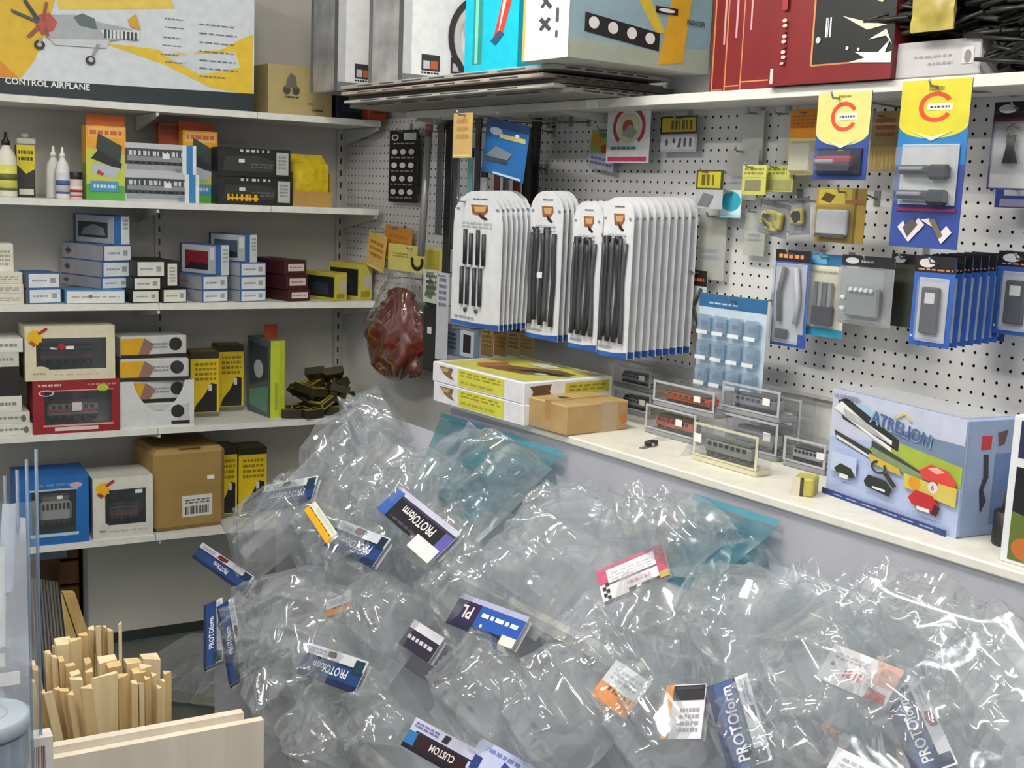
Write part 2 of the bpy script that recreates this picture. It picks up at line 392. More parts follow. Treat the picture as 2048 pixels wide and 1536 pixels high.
# ================================================================ left wall, shelf by shelf
# ---- little kit of shapes inside window boxes
def engine(parent, w, h, d, body, roof, stripe=None, x=0, y=0, z=0, name='model_locomotive'):
    m = MB(); m.cbox((x, y, z+h*.2), (x+w, y+d, z+h*.8), body, h*.08); m.cbox((x+w*.04, y+d*.1, z+h*.8), (x+w*.96, y+d*.9, z+h), roof, h*.08)
    for k in range(6): m.tube([(x+w*(.1+.16*k), y-.001, z+h*.14), (x+w*(.1+.16*k), y+d, z+h*.14)], h*.13, '#2a2a2c', 10)
    if stripe: m.box((x+w*.02, y-.001, z+h*.38), (x+w*.98, y, z+h*.52), stripe)
    for k in range(7): m.box((x+w*(.08+.125*k), y-.0015, z+h*.56), (x+w*(.15+.125*k), y, z+h*.74), '#2c3238')
    return m.build(name, parent)
def star_sticker(parent, cx, cz, r, y=-.0012):
    m = MB(); pts = []
    for k in range(20):
        rr = r*(1 if k % 2 == 0 else .78); a = k*math.pi/10; pts.append((cx+rr*math.cos(a), cz+rr*math.sin(a)))
    m.prism(pts, y-.0012, y, '#f2bb1d')
    m.prism([(cx+r*.5, cz+r*.3), (cx+r*1.5, cz+r*1.0), (cx+r*1.3, cz+r*1.25), (cx+r*.3, cz+r*.6)], y-.002, y-.0013, '#b5271f')
    m.prism([(cx-r*.7, cz-r*.7), (cx-r*.1, cz-r*1.15), (cx+r*.1, cz-r*.75), (cx-r*.5, cz-r*.35)], y-.002, y-.0013, '#b5471f')
    return m.build('star_sticker', parent)
def window_carton(name, label, cat, loc, rz, wdh, mat, win, inner, els=(), tops=(), group=None):
    """carton with an open window in its front: frame, recessed dark tray, clear pane"""
    t = thing(name, label, cat, loc, rz, group); w, d, h = wdh; x0, z0, x1, z1 = win[0]*w, win[1]*h, win[2]*w, win[3]*h
    m = MB()
    m.box((0, 0, 0), (w, .004, z0), mat); m.box((0, 0, z1), (w, .004, h), mat); m.box((0, 0, z0), (x0, .004, z1), mat); m.box((x1, 0, z0), (w, .004, z1), mat)
    m.box((0, .004, 0), (.003, d, h), mat); m.box((w-.003, .004, 0), (w, d, h), mat); m.box((.003, .004, h-.003), (w-.003, d, h), mat); m.box((.003, .004, 0), (w-.003, d, .003), mat); m.box((.003, d-.003, .003), (w-.003, d, h-.003), mat)
    m.build('carton_frame', t)
    MB().box((.004, d*.55, .004), (w-.004, d*.58, h-.004), inner).build('inner_tray', t)
    MB().box((x0+.0005, .001, z0+.0005), (x1-.0005, .002, z1-.0005), CLEAR).build('window_pane', t)
    if els: prints(t, frame(wdh, 'F'), els)
    if tops: prints(t, frame(wdh, 'T'), tops)
    return t
def lwin(name, label, x0, x1, yt, yb, zb, d, mat, win, inner, els=(), dep=None, cat='box', h=None):
    if dep is None: dep = min(.3, max(.05, dof(PZ((x0+x1)/2, yb, zb))))
    ym = (yt+yb)/2; ua, ub = uof(PL(x0, ym, dep)), uof(PL(x1, ym, dep)); w = ua-ub
    if h is None: h = PL((x0+x1)/2, yt, dep).z-zb
    d = min(d, dep-.015); t = window_carton(name, label, cat, LP(ua, dep, zb), RZL, (w, d, h), mat, win, inner, els)
    return t, w, d, h
# ---- topmost shelf
D1 = .292
W_ = '#e8ecef'; YW = '#e5bb2d'
ua, ub = uof(PL(-70, 120, D1)), uof(PL(508, 120, D1)); aw = ua-ub; zA = S1+.001; ah = .40
def ax(px): return (ua-uof(PL(px, 120, D1)))/aw
def az(px, py): return (PL(px, py, D1).z-zA)/ah
def AP(*q): return tuple((ax(a), az(a, b)) for a, b in q)
els = [('r', 0, 0, 1, 1, '#dfe5ea'),
 ('p', AP((-60, 150), (40, 158), (70, 120), (95, 60), (130, -60), (-60, -60)), YW), ('p', AP((-60, 60), (20, 140), (38, 156), (-60, 150)), '#dd8f1d'),
 ('p', AP((120, 20), (350, 18), (320, -60), (100, -60)), '#efd05f'),
 ('p', AP((200, 85), (300, 97), (380, 110), (505, 70), (505, 190), (420, 175), (330, 130), (260, 105)), '#ecc739'),
 ('p', AP((300, 90), (440, 78), (500, 70), (440, 100), (330, 108)), '#dfe5ea'), ('p', AP((330, 112), (470, 105), (480, 135), (400, 150)), '#d6dfe4'),
 ('p', AP((-60, 152), (508, 188))+((1, .001), (.01, .001)), '#1f2b30'),
 ('t', ax(95), az(95, 168), .045, 'CONTROL AIRPLANE', '#f4f4f0', -.5)]
for yy, xa in ((35, 330), (52, 330), (72, 325), (88, 325), (106, 320), (122, 330)): els.append(('d', ax(xa), az(xa, yy+4), ax(xa+38), az(xa, yy), 1, '#6d7a86'))
for yy in (46, 64, 82, 100, 118, 134, 150): els.append(('d', ax(398), az(398, yy+4), ax(398+random.randint(40, 80)), az(398, yy), 1, '#6d7a86'))
t = carton('airplane_carton', 'wide white and yellow kit carton with a propeller plane printed on it', 'box', LP(ua, D1, zA), RZL, (aw, .2, ah), '#dfe5ea', {'F': els})
pl = [('p', AP((95, 30), (160, 30), (200, 45), (262, 58), (278, 75), (225, 82), (120, 88), (92, 75)), '#aeb4b8'), ('p', AP((78, 30), (100, 26), (116, 45), (108, 62), (85, 70), (72, 52)), '#b9513c'),
 ('p', AP((148, 35), (165, 27), (190, 38), (195, 60), (160, 52)), '#5d6b6a'), ('p', AP((255, 40), (272, 28), (281, 60), (262, 55)), '#d9a62f'),
 ('p', AP((100, 78), (220, 80), (212, 97), (110, 90)), '#d4d9dc'), ('p', AP((200, 60), (280, 62), (278, 80), (215, 78)), '#e7ebec'), ('b', ax(208), az(208, 76), ax(276), az(276, 66), 9, '#3b434c'),
 ('p', AP((75, 45), (48, 2), (55, 0), (82, 40)), '#33393d'), ('p', AP((80, 42), (24, 18), (24, 24), (78, 48)), '#4a5257'), ('p', AP((84, 40), (92, 4), (98, 6), (90, 44)), '#8d5245'), ('p', AP((76, 50), (54, 72), (60, 76), (82, 56)), '#8d5245'), ('p', AP((88, 55), (92, 74), (99, 72), (94, 52)), '#8d5245'),
 ('e', ax(79), az(79, 90), .018, .033, '#2b2c2f'), ('e', ax(79), az(79, 90), .008, .015, '#b9bcbd'), ('e', ax(180), az(180, 121), .017, .032, '#2b2c2f'), ('e', ax(181), az(181, 120), .009, .017, '#c9cccd'),
 ('p', AP((193, 88), (200, 90), (185, 115), (182, 110)), '#9aa2a8'), ('p', AP((78, 75), (84, 75), (82, 88), (77, 86)), '#9aa2a8')]
prints(t, tuple([frame((aw, .2, ah), 'F')[0]+Vector((0, -.004, 0))]+list(frame((aw, .2, ah), 'F')[1:])), pl, 'airplane_print')
t, _ = lbox('tan_carton', 'tan cardboard kit box with a small tractor drawing beside the airplane carton', 'box', 537, 670, 132, 226, S1, .2, '#b7a673', {'F': [('e', .28, .5, .06, .09, '#4d4a44'), ('e', .42, .5, .06, .09, '#4d4a44'), ('p', ((.26, .55), (.44, .55), (.42, .78), (.34, .85), (.28, .72)), '#6d6a60'), ('d', .25, .33, .48, .4, 1, '#4d4a44'), ('d', .68, .1, .85, .17, 1, '#4d4a44'), ('d', .6, .22, .7, .3, 1, '#8d7f5c')], 'L': [('r', .02, .02, .98, .98, '#9c8c5f')]}, dep=.26, rot=6)
t, _ = lbox('navy_carton', 'small dark navy carton between the tan box and the orange box', 'box', 674, 733, 190, 236, S1, .2, '#20253c', {'F': [('d', .15, .3, .8, .7, 3, '#3d4566')]}, dep=.24)
# ---- second shelf: bottles, toy boxes, train boxes
def bottle(name, label, cx, yt, yb, wpx, dep, body, cap, lab=None, prof='round', group=None):
    p = PL(cx, yb, dep); wv = uof(PL(cx-wpx/2, yb, dep))-uof(PL(cx+wpx/2, yb, dep)); h = PL(cx, yt, dep).z-S2; r = wv/2
    t = thing(name, label, 'bottle', LP(uof(p), dep, S2), RZL, group)
    if prof == 'jar':
        MB().lathe([(r*.96, 0), (r, .003), (r, h*.7), (r*.9, h*.74)], body).build('jar_body', t)
        MB().lathe([(r*.95, h*.74), (r*.97, h*.76), (r*.97, h*.98), (r*.92, h)], cap).build('lid', t)
    else:
        MB().lathe([(r*.95, 0), (r, .004), (r, h*.58), (r*.8, h*.68), (r*.42, h*.76), (r*.36, h*.8)], body).build('bottle_body', t)
        MB().lathe([(r*.42, h*.8), (r*.42, h*.86), (r*.2, h*.9), (r*.14, h)], cap).build('nozzle_cap', t)
    if lab:
        c1, c2 = lab; MB().lathe([(r*1.012, h*.1), (r*1.012, h*.5)], c1).build('label', t)
        m = MB(); m.lathe([(r*1.02, h*.1), (r*1.02, h*.14)], c2); m.lathe([(r*1.02, h*.26), (r*1.02, h*.36)], c2); m.build('label_print', t)
    return t
bottle('glue_bottle', 'white glue bottle with yellow label and black nozzle', 14, 264, 388, 42, .24, '#ebe9d8', '#151515', ('#e9e36d', '#5d6b32'))
t, _ = lbox('solvent_can', 'yellow and black solvent can with a pale top behind the glue bottle', 'can', 34, 70, 290, 386, S2, .05, '#2a2b26', {'F': [('p', ((0, 1), (1, 1), (1, .55), (.5, .45), (0, .62)), '#d8c92d'), ('d', .1, .68, .9, .92, 2, '#3b3a1d'), ('r', .1, .05, .9, .16, '#d8d8d0')]}, dep=.2)
m = MB(); m.cbox((.002, .004, 0), (.055, .045, .02), '#b9bdb0', .004); m.lathe([(.012, .02), (.012, .032), (.009, .034)], '#9fa695', 12, (.028, .024, 0))
k = m.build('can_top', t); k.location = (0, 0, PL(52, 290, .2).z-S2)
bottle('filler_bottle', 'plain white twin-neck bottle behind another white bottle', 108, 292, 390, 32, .2, '#dedcd6', '#f2f1ec')
bottle('filler_bottle', 'white dropper bottle with a blue printed label beside the small jar', 126, 294, 392, 28, .26, '#e9e8e6', '#f4f4f0', ('#d9dbe4', '#4c5e9a'))
bottle('paint_jar', 'small jar with red and white label and black lid', 152, 344, 392, 27, .26, '#d9c9c4', '#1c1a1f', ('#e9e2dd', '#b4303a'), 'jar')
TOYF = [('r', 0, 0, 1, 1, '#eaa52c'), ('p', ((0, 0), (1, 0), (1, .22), (0, .3)), '#58a844'), ('p', ((.0, .22), (1, .2), (1, .62), (.0, .7)), '#c9cf54'), ('r', .05, .84, .95, .98, '#e8b76a'), ('d', .1, .86, .9, .96, 1, '#c9632a'),
 ('p', ((.3, .9), (.9, .74), (.85, .48), (.45, .56), (.25, .7)), '#34403a'), ('p', ((.12, .56), (.85, .42), (.9, .5), (.3, .68)), '#22262a'), ('p', ((.1, .36), (.7, .3), (.85, .44), (.2, .5)), '#b9c4cf'), ('p', ((.3, .42), (.45, .36), (.4, .33), (.25, .36)), '#a33c33'), ('r', .1, .12, .8, .26, '#4a96c4'), ('d', .18, .15, .72, .23, 1, '#e4eef2')]
t, top = lbox('toy_box', 'orange and green construction toy box with hang tab beside the paint jar', 'box', 172, 252, 252, 397, S2, .07, '#e0a233', {'F': TOYF, 'R': [('r', 0, 0, 1, 1, '#8fb04a'), ('r', 0, .5, 1, 1, '#dba63a')], 'L': [('r', 0, 0, 1, .5, '#7aa844')]}, dep=.28)
MB().box((.012, .06, PL(212, 250, .28).z-S2+.0005), (.125, .063, PL(212, 228, .28).z-S2), '#cf6a20').build('hang_tab', t)
t, top = lbox('toy_box', 'orange and green toy box half hidden by the silver train boxes', 'box', 366, 435, 262, 405, S2, .06, '#e0a233', {'F': TOYF}, dep=.2)
MB().box((.0, .05, PL(400, 262, .2).z-S2+.0005), (.11, .053, PL(400, 244, .2).z-S2), '#c9561c').build('hang_tab', t)
t, top = lbox('toy_box', 'dark orange toy box standing behind the silver train boxes', 'box', 318, 366, 246, 400, S2, .05, '#b8501c', {'F': [('r', .05, .85, .95, .97, '#8d3a17'), ('e', .5, .6, .3, .14, '#c9863a')]}, dep=.13)
TRAINS = [('r', 0, .0, 1, 1, '#c3c6c9'), ('r', .02, .1, .98, .3, '#9aa0a5'), ('r', 0, .28, .93, .82, '#43474b'), ('r', .03, .4, .9, .56, '#8a9095'), ('b', .05, .58, .85, .74, 12, '#cfd4d6'), ('b', .05, .3, .85, .38, 9, '#1c1e20'), ('r', .52, .5, .62, .68, '#eef0f0')]
zz = S2
for k, (ya, yb2, lab) in enumerate(((347, 405, 'silver train carton with blue end stripe, lower of the two'), (288, 347, 'silver train carton with blue end stripe, upper of the two'))):
    x0, x1 = (250, 372) if k == 0 else (250, 366)
    t, z2 = lbox('train_carton', lab, 'box', x0, x1+26, ya, yb2, zz, .07, '#d4d8dc', {'F': TRAINS+[('r', .80, 0, 1, 1, '#e9eef2'), ('r', .86, .0, .95, 1, '#2f7fb8'), ('d', .7, .04, .8, .2, 2, '#7d8790')]}, dep=.285, group='silver train cartons'); zz = z2
zz = S2
for k, (ya, yb2, lab) in enumerate(((355, 410, 'black model carton with yellow lettering, lower of the two'), (297, 355, 'black model carton with grey end panel, upper of the two'))):
    E_ = [('r', .8, .12, .97, .9, '#b9bcb8'), ('d', .83, .3, .94, .8, 4, '#7f837f'), ('b', .3, .86, .75, .95, 6, '#c9ccc9'), ('p', ((.06, .2), (.75, .2), (.78, .6), (.55, .75), (.1, .7)), '#2f3431'), ('r', .28, .5, .36, .62, '#dfe2df'), ('d', .45, .3, .75, .5, 2, '#5b6460')]
    if k == 0: E_ += [('r', .1, .1, .56, .42, '#2b2411'), ('b', .12, .14, .54, .38, 7, '#e8b421'), ('r', .12, .2, .54, .26, '#e8b421')]
    t, z2 = lbox('model_carton', lab, 'box', 436, 584-3*k, ya, yb2, zz, .09, '#1b1b1c', {'F': E_}, dep=.28, group='black model cartons'); zz = z2
# yellow packets in a cardboard counter tray
dp = .27; ua2, ub2 = uof(PL(586, 380, dp)), uof(PL(664, 380, dp)); wt = ua2-ub2
t = thing('packet_tray', 'brown cardboard tray filled with yellow seed-like packets near the corner', 'tray', LP(ua2, dp, S2), RZL)
hh = PL(620, 383, dp).z-S2; m = MB(); m.box((0, 0, 0), (wt, .003, hh), '#b08c4a'); m.box((0, .003, 0), (.003, .1, hh*2.2), '#a5824a'); m.box((wt-.003, .003, 0), (wt, .1, hh*2.2), '#a5824a'); m.box((.003, .097, 0), (wt-.003, .1, hh*3.4), '#8d6230'); m.box((.003, .003, 0), (wt-.003, .097, .003), '#a5824a'); m.build('tray_body', t)
for k in range(5):
    p = thing('yellow_packet', 'yellow crinkled packet standing in the brown cardboard tray', 'packet', LP(ua2-wt*.5, dp-.02-.016*k, S2+.0035), RZL, 'yellow packets in the tray')
    def pk(a, b, k=k): return ((a-.5)*(wt-.012), -.006*math.sin(math.pi*a)*math.sin(math.pi*b)+.002*noise.noise(Vector((a*6, b*6, k*3))), b*(.135+.008*k))
    MB().grid(pk, 12, 14, M('#c9b21f', .3, 0, .25, 40)).build('packet_front', p)
    MB().grid(lambda a, b: (lambda q: (q[0], .004-q[1]*.5, q[2]))(pk(a, b)), 12, 14, M('#a8841c', .4, 0, .2, 40)).build('packet_back', p)
# ---- third shelf: small train boxes
BLUE, BW = '#3a659f', '#e6eaec'
def endbox(name, lab, x0, x1, yt, yb, zb, rot, dep, d, edge=BLUE, fill=BW, side='#9a9aa2', h=None, group=None, dash='#8f9aa5', sq=None):
    E_ = [('r', 0, 0, 1, 1, edge), ('r', .05, .08, .97, .93, fill), ('d', .15, .4, .6, .62, 1, dash), ('r', .7, .35, .86, .68, '#9aa2a8')]
    L_ = [('r', 0, .04, 1, .96, side), ('p', ((.08, .5), (.16, .72), (.24, .5), (.16, .28)), '#45444a') if sq else ('d', .1, .4, .6, .6, 1, '#75757d')]
    return lbox(name, lab, 'box', x0, x1, yt, yb, zb, d, edge, {'F': E_, 'L': L_}, dep=dep, rot=rot, group=group, h=h)[1]
G3 = 'small train boxes on the third shelf'
# far left whites
z = S3
for k, (lab, x1, ya, yb) in enumerate((('cream model box lying at the bottom of the stack at the picture edge', 48, 588, 608), ('cream model box, second from the bottom at the picture edge', 47, 568, 588), ('cream model box, third from the bottom at the picture edge', 45, 545, 568))):
    t, z = lbox('model_box', lab, 'box', -50, x1, ya, yb, z, .12, '#dedccb', {'F': [('d', .2, .3, .9, .7, 2, '#a5a595')]}, dep=.29, group=G3)
t, _ = lbox('model_box', 'cream box standing on the white stack at the picture edge', 'box', -40, 27, 487, 543, z, .1, '#e2e1d3', {'F': [('d', .3, .2, .9, .8, 4, '#9fa092')]}, dep=.27, group=G3)
z = endbox('train_box', 'blue-edged train box, lower of the pair beside the cream stack', 56, 125, 578, 609, S3, 12, .29, .12, group=G3)
endbox('train_box', 'blue-edged train box, upper of the pair beside the cream stack', 54, 122, 546, 578, z, 12, .29, .12, group=G3)
z = lbox('train_box', 'long blue-topped white train box lying under the leaning grey stack', 'box', 131, 251, 580, 610, S3, .1, '#4c84b5', {'F': [('r', .02, .05, .98, .9, '#e5e8e6'), ('d', .1, .4, .9, .6, 1, '#b9a99a'), ('r', .38, .4, .44, .65, '#8a6a60')]}, dep=.29, group=G3)[1]
for k, (a, b, lab) in enumerate(((556, 582, 'bottom of the three stacked'), (524, 556, 'middle of the three stacked'), (491, 524, 'top of the three stacked'))):
    z = endbox('train_box', f'grey-sided train box with blue-edged end, {lab} on the long white box', 202+2*k, 264+2*k, a, b, z, 23, .27, .22, group=G3, sq=1)
lbox('train_box', 'train box standing on top of the grey stack with a locomotive picture', 'box', 228, 262, 432, 491, z, .2, '#3a659f', {'F': [('r', 0, 0, 1, 1, '#3b6bab'), ('r', .45, .02, 1, .98, '#dfe8ec'), ('d', .6, .5, .9, .9, 3, '#8e9aa5')], 'L': [('r', .03, .03, 1, .97, '#a9adb2'), ('r', .12, .2, .85, .75, '#33363a'), ('p', ((.2, .3), (.8, .3), (.75, .55), (.5, .68), (.25, .5)), '#7d8286'), ('r', .0, 0, .06, 1, '#39506b')]}, dep=.25, rot=26, group=G3)
z = S3
for k, (x0, x1, a, b, lab) in enumerate(((263, 321, 581, 609, 'bottom'), (266, 324, 555, 581, 'middle'), (272, 332, 522, 555, 'top'))):
    z = endbox('model_box', f'black box with white end label, {lab} of the stack beside the grey train boxes', x0, x1, a, b, z, 10, .29, .2, BLACK, '#e4e3da', '#2a2a2a', group=G3)
z = endbox('model_box', 'black box with white end label lying alone below the upright black box', 325, 375, 578, 607, S3, 8, .29, .15, BLACK, '#e2e3d4', '#26261f', group=G3)
lbox('model_box', 'black box with narrow upright white label under the red train box', 'box', 322, 361, 522, 577, z, .2, '#1d1d1b', {'F': [('r', .35, .1, .85, .9, '#e6e5da'), ('d', .45, .2, .75, .8, 5, '#9c9c92')]}, dep=.27, rot=8, group=G3)
z = S3
for k, (a, b, lab) in enumerate(((581, 609, 'lower'), (552, 581, 'upper'))):
    z = endbox('train_box', f'blue-edged train box under the red locomotive box, {lab} of the two', 404, 461, a, b, z, 18, .29, .18, group=G3)
RL = [('r', .03, .03, 1, .97, '#b9bcbf'), ('r', .15, .15, .8, .78, '#7c2230'), ('p', ((.15, .15), (.8, .15), (.8, .35), (.3, .4)), '#2a2326'), ('r', 0, 0, .06, 1, '#3a4250'), ('r', .85, .5, .97, .9, '#dfe4e6')]
lbox('train_box', 'train box with a red locomotive picture standing on the blue pair', 'box', 431, 462, 491, 551, z, .17, '#3a659f', {'F': [('r', .0, 0, .4, 1, '#3b6bab'), ('r', .4, 0, 1, 1, '#e4e8e8'), ('d', .55, .4, .9, .9, 4, '#9aa4ac')], 'L': RL}, dep=.27, rot=26, group=G3)
z = S3
for k, (a, b, lab) in enumerate(((581, 609, 'bottom'), (553, 581, 'middle'), (526, 553, 'top'))):
    z = endbox('train_box', f'blue-edged train box beside the maroon boxes, {lab} of the three', 480, 537, a, b, z, 16, .28, .17, group=G3)
lbox('train_box', 'train box with a grey-blue locomotive picture standing on the stack of three', 'box', 490, 518, 470, 526, z, .17, '#3a659f', {'F': [('r', .0, 0, .4, 1, '#3b6bab'), ('r', .4, 0, 1, 1, '#e0e6e8'), ('d', .55, .4, .9, .9, 4, '#9aa4ac')], 'L': [RL[0], ('r', .15, .15, .8, .78, '#4c5b6b'), ('p', ((.15, .15), (.8, .15), (.8, .35), (.3, .4)), '#26303c'), RL[3], RL[4]]}, dep=.26, rot=26, group=G3)
z = S3
for k, (x0, x1, a, b, lab) in enumerate(((578, 625, 579, 607, 'bottom'), (574, 621, 550, 579, 'middle'), (571, 618, 521, 550, 'top'))):
    z = lbox('train_box', f'maroon train box with white end label, {lab} of the stack', 'box', x0, x1, a, b, z, .2, '#45181f', {'F': [('r', .12, .25, .88, .75, '#dccfca'), ('d', .2, .42, .8, .58, 1, '#8d7a78')], 'L': [('r', .05, .1, .95, .9, '#3a141b')]}, dep=.28, rot=16, group=G3)[1]
for x0, x1, a, lab, dp_ in ((668, 699, 546, 'yellow and black locomotive box beside the maroon stack', .28), (716, 750, 528, 'yellow and black locomotive box nearest the pegboard corner', .26)):
    lbox('train_box', lab, 'box', x0, x1, a, 606, S3, .15, '#b5ab3e', {'F': [('r', .06, .05, .94, .95, '#c9c04f'), ('r', .45, .35, .9, .7, '#c2bcc0'), ('r', .2, .08, .8, .25, '#8f8a1f')], 'L': [('r', .05, .12, 1, .85, '#17181a'), ('p', ((.2, .2), (.85, .2), (.8, .6), (.3, .65)), '#2b303c')]}, dep=dp_, rot=20, group=G3)
# ---- fourth shelf
z = S4
for k, (x1, a, b, col, lab) in enumerate(((66, 850, 876, '#dddccf', 'cream flat carton at the bottom of the stack by the red window box'), (60, 826, 850, '#d8d8cd', 'cream flat carton, second from the bottom by the red window box'), (44, 794, 826, '#e4e4da', 'white flat carton, third from the bottom by the red window box'), (40, 735, 794, '#262423', 'dark carton with a red panel on the cream stack'), (38, 706, 735, '#cfcfc8', 'pale grey carton lying on the dark carton'), (46, 678, 706, '#e2e2dc', 'white carton on top of the stack beside the cream window box'))):
    E_ = [('d', .5, .35, .9, .7, 1, '#8d8d85')]
    if k == 3: E_ = [('r', 0, 0, .62, 1, '#b3332f')]
    if k in (0, 1): E_.append(('e', .9, .45, .04, .3, '#6d6d66'))
    t, z = lbox('flat_carton', lab, 'box', -70, x1, a, b, z, .16, col, {'F': E_}, dep=.285, group='cartons at the edge of the fourth shelf')
# red window box below, cream window box on it
t, w_, d_, h_ = lwin('window_box', 'dark red window box with a boxed tram model, under the cream window box', 66, 240, 760, 872, S4, .12, '#8e1f27', (.13, .17, .9, .8), '#4c4a4b', [('d', .06, .88, .32, .95, 1, '#e2b8b0'), ('d', .62, .88, .95, .94, 1, '#c98a84'), ('r', .24, .05, .74, .12, '#e6cfc9'), ('e', .8, .84, .07, .07, '#b5c83a'), ('o', .15, .77, .09, .06, .75, '#d9c9c4'), ('o', .52, .48, 1e-4, 1e-4, .5, '#8e1f27'), ('r', .11, .135, .92, .17, '#d9a79a'), ('r', .11, .8, .92, .82, '#d9a79a')], dep=.298)
engine(t, w_*.6, h_*.4, .03, '#8b8a8c', '#5f2a30', '#a33a44', w_*.18, d_*.3, h_*.2)
MB().box((w_*.44, -.0012, h_*.42), (w_*.55, -.0008, h_*.58), '#c9c4c2').build('price_tag', t)
zc = S4+h_
t, w_, d_, h_ = lwin('window_box', 'cream window box with a dark locomotive and a gold star sticker', 50, 230, 652, 760, zc, .14, '#e0d9bd', (.12, .2, .9, .78), '#565b58', [('d', .3, .08, .8, .12, 1, '#c4bca0'), ('e', .16, .14, .12, .13, '#ddd4b4'), ('d', .08, .1, .22, .16, 1, '#a39a7c')], dep=.292)
engine(t, w_*.62, h_*.34, .035, '#2f3a36', '#4c5553', '#7d2a2c', w_*.17, d_*.25, h_*.26)
m = MB(); cx, cz = w_*.4, h_*.62
m.prism([(cx, cz+.012), (cx+.014, cz), (cx, cz-.012), (cx-.014, cz)], -.001, -.0005, '#a12c2a'); m.prism([(cx-.035, cz), (cx-.014, cz-.004), (cx-.012, cz-.008), (cx-.03, cz-.007)], -.001, -.0005, '#e4e4de'); m.box((cx+.012, -.001, cz-.008), (cx+.035, -.0005, cz+.002), '#efefe9'); m.build('logo_print', t)
star_sticker(t, w_*.11, h_*.8, .024)
# white display tray with packets
dp = .29; ua3, ub3 = uof(PL(238, 800, dp)), uof(PL(388, 800, dp)); wt = ua3-ub3; hz = PL(310, 762, dp).z-S4; H2 = PL(310, 672, dp).z-S4
t = thing('display_tray', 'white cardboard display tray with a curved cut-out, full of yellow packets', 'tray', LP(ua3, dp, S4), RZL)
m = MB(); N = 16; prof = [(0, 0), (wt, 0), (wt, hz)]+[(wt*(.88-.70*k/N), hz-hz*.66*math.sin(math.pi*k/N)**.7) for k in range(N+1)]+[(0, hz)]
m.prism(prof, 0, .003, '#d9dcdc'); m.box((0, .003, 0), (.003, .2, hz), '#cfd2d2'); m.box((wt-.003, .003, 0), (wt, .2, hz), '#cfd2d2'); m.box((.003, .003, 0), (wt-.003, .197, .003), '#cfd2d2'); m.box((.003, .197, 0), (wt-.003, .2, hz*1.6), '#8d7b74'); m.build('tray_body', t)
zz = .008
for k in range(4):
    zt = zz+(H2-.01)/4; lab = 'yellow, black and white foil packet in the white display tray'
    p = thing('foil_packet', lab, 'packet', LP(ua3-.008-.003*(k % 2), dp-.009-.008*k/2, S4+zz), RZL+math.radians((-3, 2, -4, 5)[k]), 'foil packets in the display tray')
    ww = wt-.022; hh = zt-zz-.001
    MB().cbox((0, 0, 0), (ww, .11, hh), M('#c9cbc9', .25), .004).build('foil', p)
    prints(p, frame((ww, .11, hh), 'F'), [('p', ((0, .1), (.25, .1), (.35, .9), (0, .9)), '#d9a81f'), ('p', ((.25, .1), (.4, .1), (.5, .6), (.35, .9)), '#8a6a5c'), ('r', .0, .0, 1, .16, '#26221f'), ('e', .82, .6, .1, .3, '#2a2826'), ('d', .45, .4, .7, .7, 2, '#8a8a92')])
    zz = zt
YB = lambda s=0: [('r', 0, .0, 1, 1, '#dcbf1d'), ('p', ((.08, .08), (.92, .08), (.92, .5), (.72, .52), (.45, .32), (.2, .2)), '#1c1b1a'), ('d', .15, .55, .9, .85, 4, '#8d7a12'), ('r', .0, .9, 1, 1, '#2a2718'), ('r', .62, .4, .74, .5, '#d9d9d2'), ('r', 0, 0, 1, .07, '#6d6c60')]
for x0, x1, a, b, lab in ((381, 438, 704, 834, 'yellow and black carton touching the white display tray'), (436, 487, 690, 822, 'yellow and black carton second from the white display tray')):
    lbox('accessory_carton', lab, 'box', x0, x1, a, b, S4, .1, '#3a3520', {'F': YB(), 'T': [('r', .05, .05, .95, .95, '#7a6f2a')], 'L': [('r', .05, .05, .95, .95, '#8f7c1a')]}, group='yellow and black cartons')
t, _ = lbox('card_box', 'narrow lime green edged box standing alone on the fourth shelf', 'box', 541, 571, 682, 835, S4, .17, '#6d7a5a', {'F': [('r', .0, 0, 1, 1, '#c6d53f'), ('r', .3, .1, .55, .45, '#a3b32f'), ('r', .6, 0, 1, 1, '#b5c53a')], 'L': [('r', 0, 0, 1, 1, '#4f5d5c'), ('p', ((.1, .35), (.9, .5), (.9, .9), (.1, .95)), '#2b3a44'), ('p', ((.1, .1), (.9, .05), (.9, .4), (.1, .3)), '#5d8a72'), ('e', .5, .6, .2, .12, '#a9b9c4')]}, dep=.25, rot=9)
MB().box((.004, .05, PL(556, 682, .25).z-S4+.0005), (.05, .053, PL(556, 652, .25).z-S4), '#8e3a1e').build('hang_tab', t)
